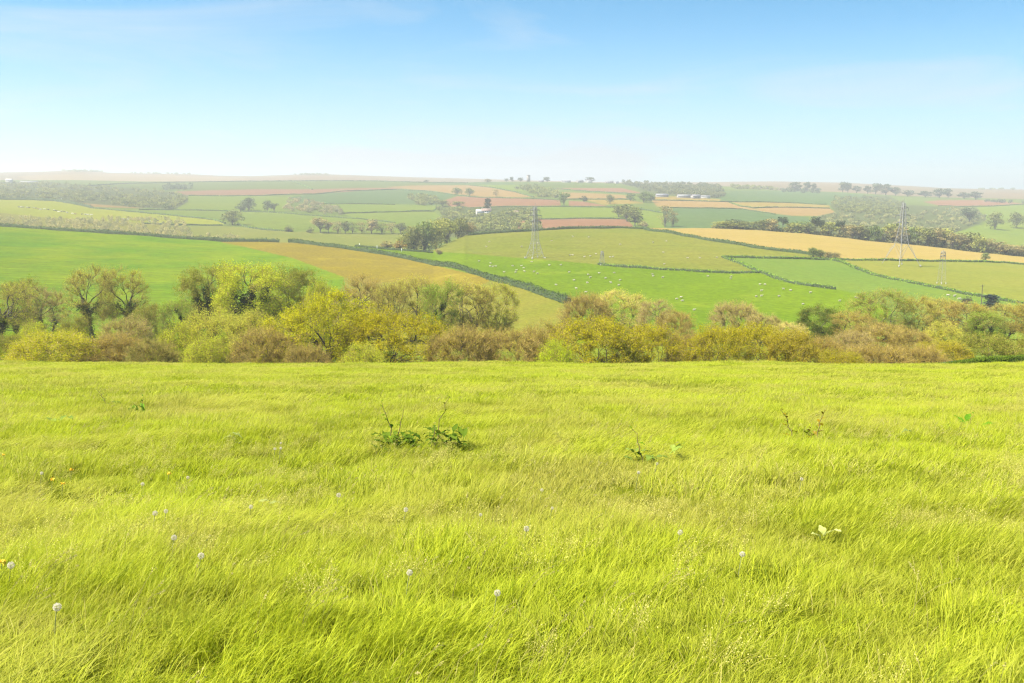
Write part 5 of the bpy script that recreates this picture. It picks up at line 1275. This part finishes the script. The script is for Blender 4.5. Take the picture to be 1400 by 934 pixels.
def clock_mesh(r, d):
    n = 330
    v = r.normal(size=(n, 3)); v /= np.linalg.norm(v, axis=1, keepdims=True)
    V, q = quads_at(v*d*.5*r.uniform(.75, 1.02, (n, 1)), d*.2*r.uniform(.6, 1.2, n), r, 0, .5)
    return mesh_np('seed_head', V, q, None, [PUFF], None, {'tone': ('POINT', np.repeat(r.uniform(0, 1, n), 4))})
CLK = [clock_mesh(np.random.default_rng(40+i), 0.036) for i in range(3)]
def disc_mesh():
    a = Acc(); r = np.random.default_rng(8); n = 60
    an = r.uniform(0, 2*pi, n); rr = .018*np.sqrt(r.uniform(0, 1, n))
    c = np.stack([rr*np.cos(an), rr*np.sin(an), .004*r.normal(size=n)], 1)
    V, q = quads_at(c, .014, r, .6); return mesh_np('flower_head', V, q, None, [YELLOW])
FLW = disc_mesh()
def stemmed(name, px, py, hgt, part, me, lab, cat, k=1.0, lean=.25):
    g = on_ground(px, py, 'near')
    # the head is what the photograph shows: find the place where a stalk of this height carries it there
    a = float(az_of(px, py)); s = float(slope_of(py)); Y = np.geomspace(2, 64, 3000)
    d = height(a*Y, Y)+hgt-(CAMZ+s*Y); i = np.nonzero(d >= 0)[0]; Yk = Y[i[0]] if len(i) else g.y
    X = a*Yk; z = hz(X, Yk)
    o = link(name, None, None, (X-lean*hgt*.5, Yk, z)); tag(o, lab, cat)
    P = bez(np.array([[0, 0, -.03]]), np.array([[lean*hgt*.1, 0, hgt*.6]]), np.array([[lean*hgt*.5, 0, hgt]]), 6)
    V, q = tubes(P, np.full((1, 6), .0024), 5, np.random.default_rng(0)); link('stem', mesh_np('stem', V, q, None, [STEM]), o)
    link(part, me, o, (lean*hgt*.5, 0, hgt), (random.uniform(-.3, .3), random.uniform(-.3, .3), random.uniform(0, 6)), (k, k, k))
CLOCKS = [(78, 830, 1.15, 'large white dandelion clock low down near the edge of the long grass'), (15, 773, 1.2, 'white dandelion clock at the very edge of the view, above the lowest one'), (275, 760, 1.1, 'bright dandelion clock in front of the pale seedy patch'),
 (238, 735, 1.05, 'dandelion clock standing behind the bright one in the seedy patch'), (212, 702, 1.1, 'dandelion clock, taller of two standing together at the lush dark tussock'), (227, 699, .9, 'dandelion clock, fainter of two standing together at the lush dark tussock'),
 (343, 693, .95, 'small dandelion clock between the lush tussock and the grey dock leaf'), (463, 677, 1.1, 'dandelion clock alone in the mid meadow below the dark dock clump'), (195, 662, 1.0, 'dandelion clock alone behind the lush dark tussock'), (257, 653, .9, 'small dandelion clock near the wind-parted grass'),
 (376, 614, 1.0, 'dandelion clock, lower one of a close trio far out in the meadow'), (384, 613, .95, 'dandelion clock, middle one of a close trio far out in the meadow'), (384, 606, .8, 'dandelion clock, highest one of a close trio far out in the meadow'),
 (57, 647, .9, 'dandelion clock near the yellow flowers at the meadow side'), (555, 697, 1.0, 'dandelion clock in the pale flowery band below the dock clump'), (560, 783, 1.0, 'dandelion clock low in the pale band above the long grass'), (720, 723, 1.1, 'brightest dandelion clock in the middle of the meadow'),
 (741, 670, .8, 'small dandelion clock beyond the brightest one'), (680, 811, 1.0, 'dandelion clock beside the dark hollow in the long grass'), (1015, 758, 1.0, 'dandelion clock alone before the white dock leaf'), (1096, 655, .9, 'dandelion clock below the red-tinged dock'),
 (873, 646, .9, 'dandelion clock in front of the pale-leaved dock'), (898, 634, .9, 'dandelion clock tucked under the pale-leaved dock'), (755, 695, .7, 'faint dandelion clock in the middle meadow above the pale band'), (930, 728, 1.0, 'whitish dandelion clock in the flattened grass beyond the tall seed heads'), (657, 704, .7, 'faint small dandelion clock left of the brightest one')]
for i, (x, y, k, lab) in enumerate(CLOCKS): stemmed('dandelion_clock', x, y, .21, 'seed_head', CLK[i % 3], lab, 'dandelion clock', k)
for x, y, lab in [(72, 655, 'yellow flower near the meadow side'), (86, 661, 'orange-yellow flower beside the dry brown stalks'), (98, 642, 'yellow flower above the orange-yellow one'), (231, 647, 'yellow dandelion flower alone in the mid meadow'), (5, 622, 'yellow flower at the very edge of the meadow'), (3, 768, 'yellow flower beside the edge dandelion clock')]:
    stemmed('dandelion_flower', x, y, .17, 'flower_head', FLW, lab, 'flower', 1.2)

# loose pale seed heads of weeds, countless: one scatter of sprigs
def sprig(seed):
    r = np.random.default_rng(seed); V_, q_, t_ = [], [], []; k = 0
    for s in range(8):
        h = r.uniform(.13, .24); an = r.uniform(-1.2, 1.2); ln = r.uniform(.05, .2)
        b = np.array([r.normal()*.06, r.normal()*.06, 0]); e = b+[cos(an)*ln, sin(an)*ln, h]
        P = bez(b[None], ((b+e)/2+[0, 0, .06])[None], e[None], 5); V, q = tubes(P, np.full((1, 5), .0014), 3, r)
        V_.append(V); q_.append(q+k); k += len(V); t_.append(np.zeros(len(V)))
        m = r.integers(30, 60); u = r.uniform(.35, 1, m)
        c = b+(e-b)*u[:, None]+r.normal(size=(m, 3))*[.02, .02, .014]
        V, q = quads_at(c, .0065*r.uniform(.6, 1.5, m), r, 0, .8); V_.append(V); q_.append(q+k); k += len(V); t_.append(np.repeat(r.uniform(.2, 1, m), 4))
    return mesh_np('sprig', np.concatenate(V_), np.concatenate(q_), None, [SEED], None, {'tone': ('POINT', np.concatenate(t_))})
SPR = hidden_lib('sprigs', [sprig(70+i) for i in range(6)])
def sprigs():
    X, Y, r = scatter(2.2, 40, 14, seed=9)
    m = wob(X, Y, 3.2, 4)+.7*wob(X, Y, 1.3, 15)
    # the band of flowery grass lies some seven to fourteen metres out
    band = np.exp(-((Y-8.2)/3.6)**2)
    p = np.clip((.04)+(.10+.85*band)*np.clip(m*1.6+.22, 0, 1), 0, 1)*np.where(Y > 16, .25, 1)*np.clip((Y-2.5)/3.5, .12, 1)
    k = r.uniform(0, 1, len(X)) < p
    X, Y = X[k], Y[k]; Z = height(X, Y)-.01
    n = len(X); sc = r.uniform(.7, 1.25, n)
    instancer('pale_seed_heads', np.stack([X, Y, Z], 1), np.stack([r.normal(0, .1, n), .1+r.normal(0, .1, n), r.normal(.2, .8, n)], 1), np.stack([sc]*3, 1), r.integers(0, 6, n), np.zeros(n), SPR)
sprigs()

STALK = leaf_mat('flowering stalks', (.30, .27, .07), (.52, .44, .16), .3, False)
def stalk(seed):
    r = np.random.default_rng(seed); V_, q_, t_ = [], [], []; k = 0
    for s in range(3):
        h = r.uniform(.24, .36); ln = r.uniform(.06, .2); an = r.normal(0, .6); b = np.array([r.normal()*.12, r.normal()*.12, 0]); e = b+[cos(an)*ln, sin(an)*ln, h]
        P = bez(b[None], (b+[0, 0, h*.7])[None], e[None], 6); V, q = tubes(P, np.full((1, 6), .0012), 3, r)
        V_.append(V); q_.append(q+k); k += len(V); t_.append(np.full(len(V), .3))
        m = 16; u = r.uniform(.0, 1, m); c = e+(P[0][-1]-P[0][-2])*(u[:, None]*.9-.5)+r.normal(size=(m, 3))*.0035
        V, q = quads_at(c, .012*r.uniform(.6, 1.4, m), r, 0, .4); V_.append(V); q_.append(q+k); k += len(V); t_.append(np.repeat(r.uniform(.3, 1, m), 4))
    return mesh_np('stalk', np.concatenate(V_), np.concatenate(q_), None, [STALK], None, {'tone': ('POINT', np.concatenate(t_))})
def stalks():
    X, Y, r = scatter(2.4, 30, 5, seed=21)
    k = r.uniform(0, 1, len(X)) < np.clip(.35+.5*wob(X, Y, 4.2, 2), .05, 1)
    X, Y = X[k], Y[k]; n = len(X); sc = r.uniform(.75, 1.15, n)
    instancer('flowering_grass_stalks', np.stack([X, Y, height(X, Y)], 1), np.stack([0*X, .1+0*X, r.normal(.2, .5, n)], 1), np.stack([sc]*3, 1), r.integers(0, 5, n), np.zeros(n), hidden_lib('stalks', [stalk(90+i) for i in range(5)]))
stalks()

def dock_leaf(r, L, w, az, el, bend):
    """a broad wavy leaf on its stalk"""
    m = 9; t = np.linspace(0, 1, m)
    prof = np.where(t < .22, .06, np.sin(pi*np.clip((t-.2)/.8, 0, 1)**.75)*1.0)*w*.5+.003
    th = el-bend*t
    x = np.cumsum(np.r_[0, np.cos(th[:-1])])*L/m; z = np.cumsum(np.r_[0, np.sin(th[:-1])])*L/m
    rip = .10*w*np.sin(t*16+r.uniform(0, 6))
    mid = np.stack([x, 0*x, z], 1)
    up = np.stack([-np.sin(th), 0*th, np.cos(th)], 1)
    Lf = mid+np.stack([0*x, prof, 0*x], 1)+up*(rip+.25*prof)[:, None]; Rt = mid-np.stack([0*x, prof, 0*x], 1)+up*(-rip+.25*prof)[:, None]
    V = np.stack([Lf, mid, Rt], 1).reshape(-1, 3)
    V = V @ np.array([[cos(az), sin(az), 0], [-sin(az), cos(az), 0], [0, 0, 1]])
    idx = np.arange(m*3).reshape(m, 3)
    q = np.concatenate([np.stack([idx[:-1, 0], idx[:-1, 1], idx[1:, 1], idx[1:, 0]], -1), np.stack([idx[:-1, 1], idx[:-1, 2], idx[1:, 2], idx[1:, 1]], -1)])
    return V, q
def dock(px, py, spread, n, L, w, stems, col, lab, seed, el=(.35, 1.1), tone=(.1, .9), lift=.12):
    r = np.random.default_rng(seed); g = on_ground(px, py, 'near')
    sc = 1.0
    o = link('dock_plant', None, None, g); tag(o, lab, 'dock plant')
    V_, q_, t_ = [], [], []; k = 0
    for i in range(n):
        V, q = dock_leaf(r, L*r.uniform(.6, 1.15), w*r.uniform(.7, 1.15), r.uniform(0, 2*pi), r.uniform(*el), r.uniform(.4, 1.5))
        V = V+[r.uniform(-.5, .5)*spread, r.uniform(-.5, .5)*min(spread, .5), lift*r.uniform(0, 1)]
        V_.append(V); q_.append(q+k); k += len(V); t_.append(np.full(len(V), r.uniform(*tone)))
    f = link('foliage', mesh_np('foliage', np.concatenate(V_), np.concatenate(q_), None, [DOCK], None, {'tone': ('POINT', np.concatenate(t_))}, True), o); f.color = (*col, 1)
    for (dx, h, ln, nl, lc) in stems:
        P = bez(np.array([[dx, 0, 0.]]), np.array([[dx+ln*.15, 0, h*.55]]), np.array([[dx+ln, 0, h]]), 8); P[:, 2:-1, 0] += r.normal(0, .015, 5)
        V, q = tubes(P, np.linspace(.009, .003, 8)[None], 5, r); st = link('stem', mesh_np('stem', V, q, None, [DOCKSTEM], smooth=True), o)
        V_, q_, t_ = [], [], []; k = 0
        for i in range(nl):
            u = .25+.75*i/max(1, nl-1); b = P[0][min(7, int(u*7))]
            V, q = dock_leaf(r, .16*(1.15-u*.75), .06*(1.2-u*.7), r.uniform(0, 2*pi), r.uniform(.2, 1.1), r.uniform(.2, 1.2)); V_.append(V+b); q_.append(q+k); k += len(V); t_.append(np.full(len(V), r.uniform(*tone)))
        lf = link('stem_leaf', mesh_np('stem_leaf', np.concatenate(V_), np.concatenate(q_), None, [DOCK], None, {'tone': ('POINT', np.concatenate(t_))}, True), st); lf.color = (*lc, 1)
W_ = (1, 1, 1); R_ = (2.0, .9, .4); P_ = (2.3, 1.7, 4)
dock(578, 618, 1.15, 110, .24, .075, [(-.42, .72, -.14, 9, (1.4, 1.3, .7)), (-.36, .60, .1, 6, (1.4, 1.3, .7)), (.18, .78, .2, 9, (1.3, 1.1, .6)), (.12, .35, .05, 4, W_)], (.9, .9, .7), 'biggest dark dock clump with two leggy stems, middle of the meadow', 1, (.35, .95), (.0, .9), .24)
dock(1103, 604, .3, 5, .26, .09, [(-.22, .5, -.2, 7, R_), (.15, .48, .1, 8, R_), (.02, .2, .03, 4, R_)], (1.8, 1.4, .6), 'red-tinged dock with two upright stalks', 2)
dock(192, 568, .4, 14, .28, .085, [(.05, .40, .03, 5, (1.2, 1.6, .9))], (1.2, 1.7, .9), 'fresh green dock with a short upright shoot, far out in the meadow', 3, (.6, 1.3))
dock(152, 556, .2, 3, .22, .08, [(-.1, .38, -.2, 6, W_)], W_, 'thin straggly dock beside the fresh green one', 4)
dock(78, 584, .5, 10, .30, .09, [], (2.0, 1.7, 3), 'flat grey-green dock with pale leaves at the meadow side', 5, (.2, .8))
dock(320, 608, .3, 6, .28, .085, [], (2.3, 1.7, 4), 'pale silvery dock leaves lying in the mid meadow', 6, (.2, .7))
dock(895, 632, .55, 10, .30, .09, [(-.15, .42, -.14, 3, (1.6, 1.7, .6))], (2.0, 1.7, 2.4), 'pale-leaved dock at the end of the wind-parted grass', 7, (.4, 1.2))
dock(1325, 588, .5, 5, .3, .13, [(0, .3, .05, 4, (1.3, 1.7, .8))], (1.2, 1.6, .8), 'green dock with round leaves towards the meadow corner', 8, (.6, 1.2))
dock(1228, 602, .2, 3, .26, .11, [], (2.3, 1.7, 4), 'small whitish dock leaf near the round-leaved dock', 9, (.3, .8))
dock(1130, 746, .10, 4, .15, .06, [], (3.6, 2.6, 6.5), 'white sunlit dock leaf standing in the long grass', 10, (.7, 1.3), (.6, 1), .2)
dock(381, 714, .12, 2, .19, .06, [], (2.3, 1.7, 4), 'single greyish dock leaf in the pale flowery band', 11, (.3, .6), (.6, 1), .22)
dock(1290, 592, .2, 3, .2, .07, [], (1.6, 1.5, 1.5), 'little dull dock tuft between the green dock and the red-tinged one', 12)
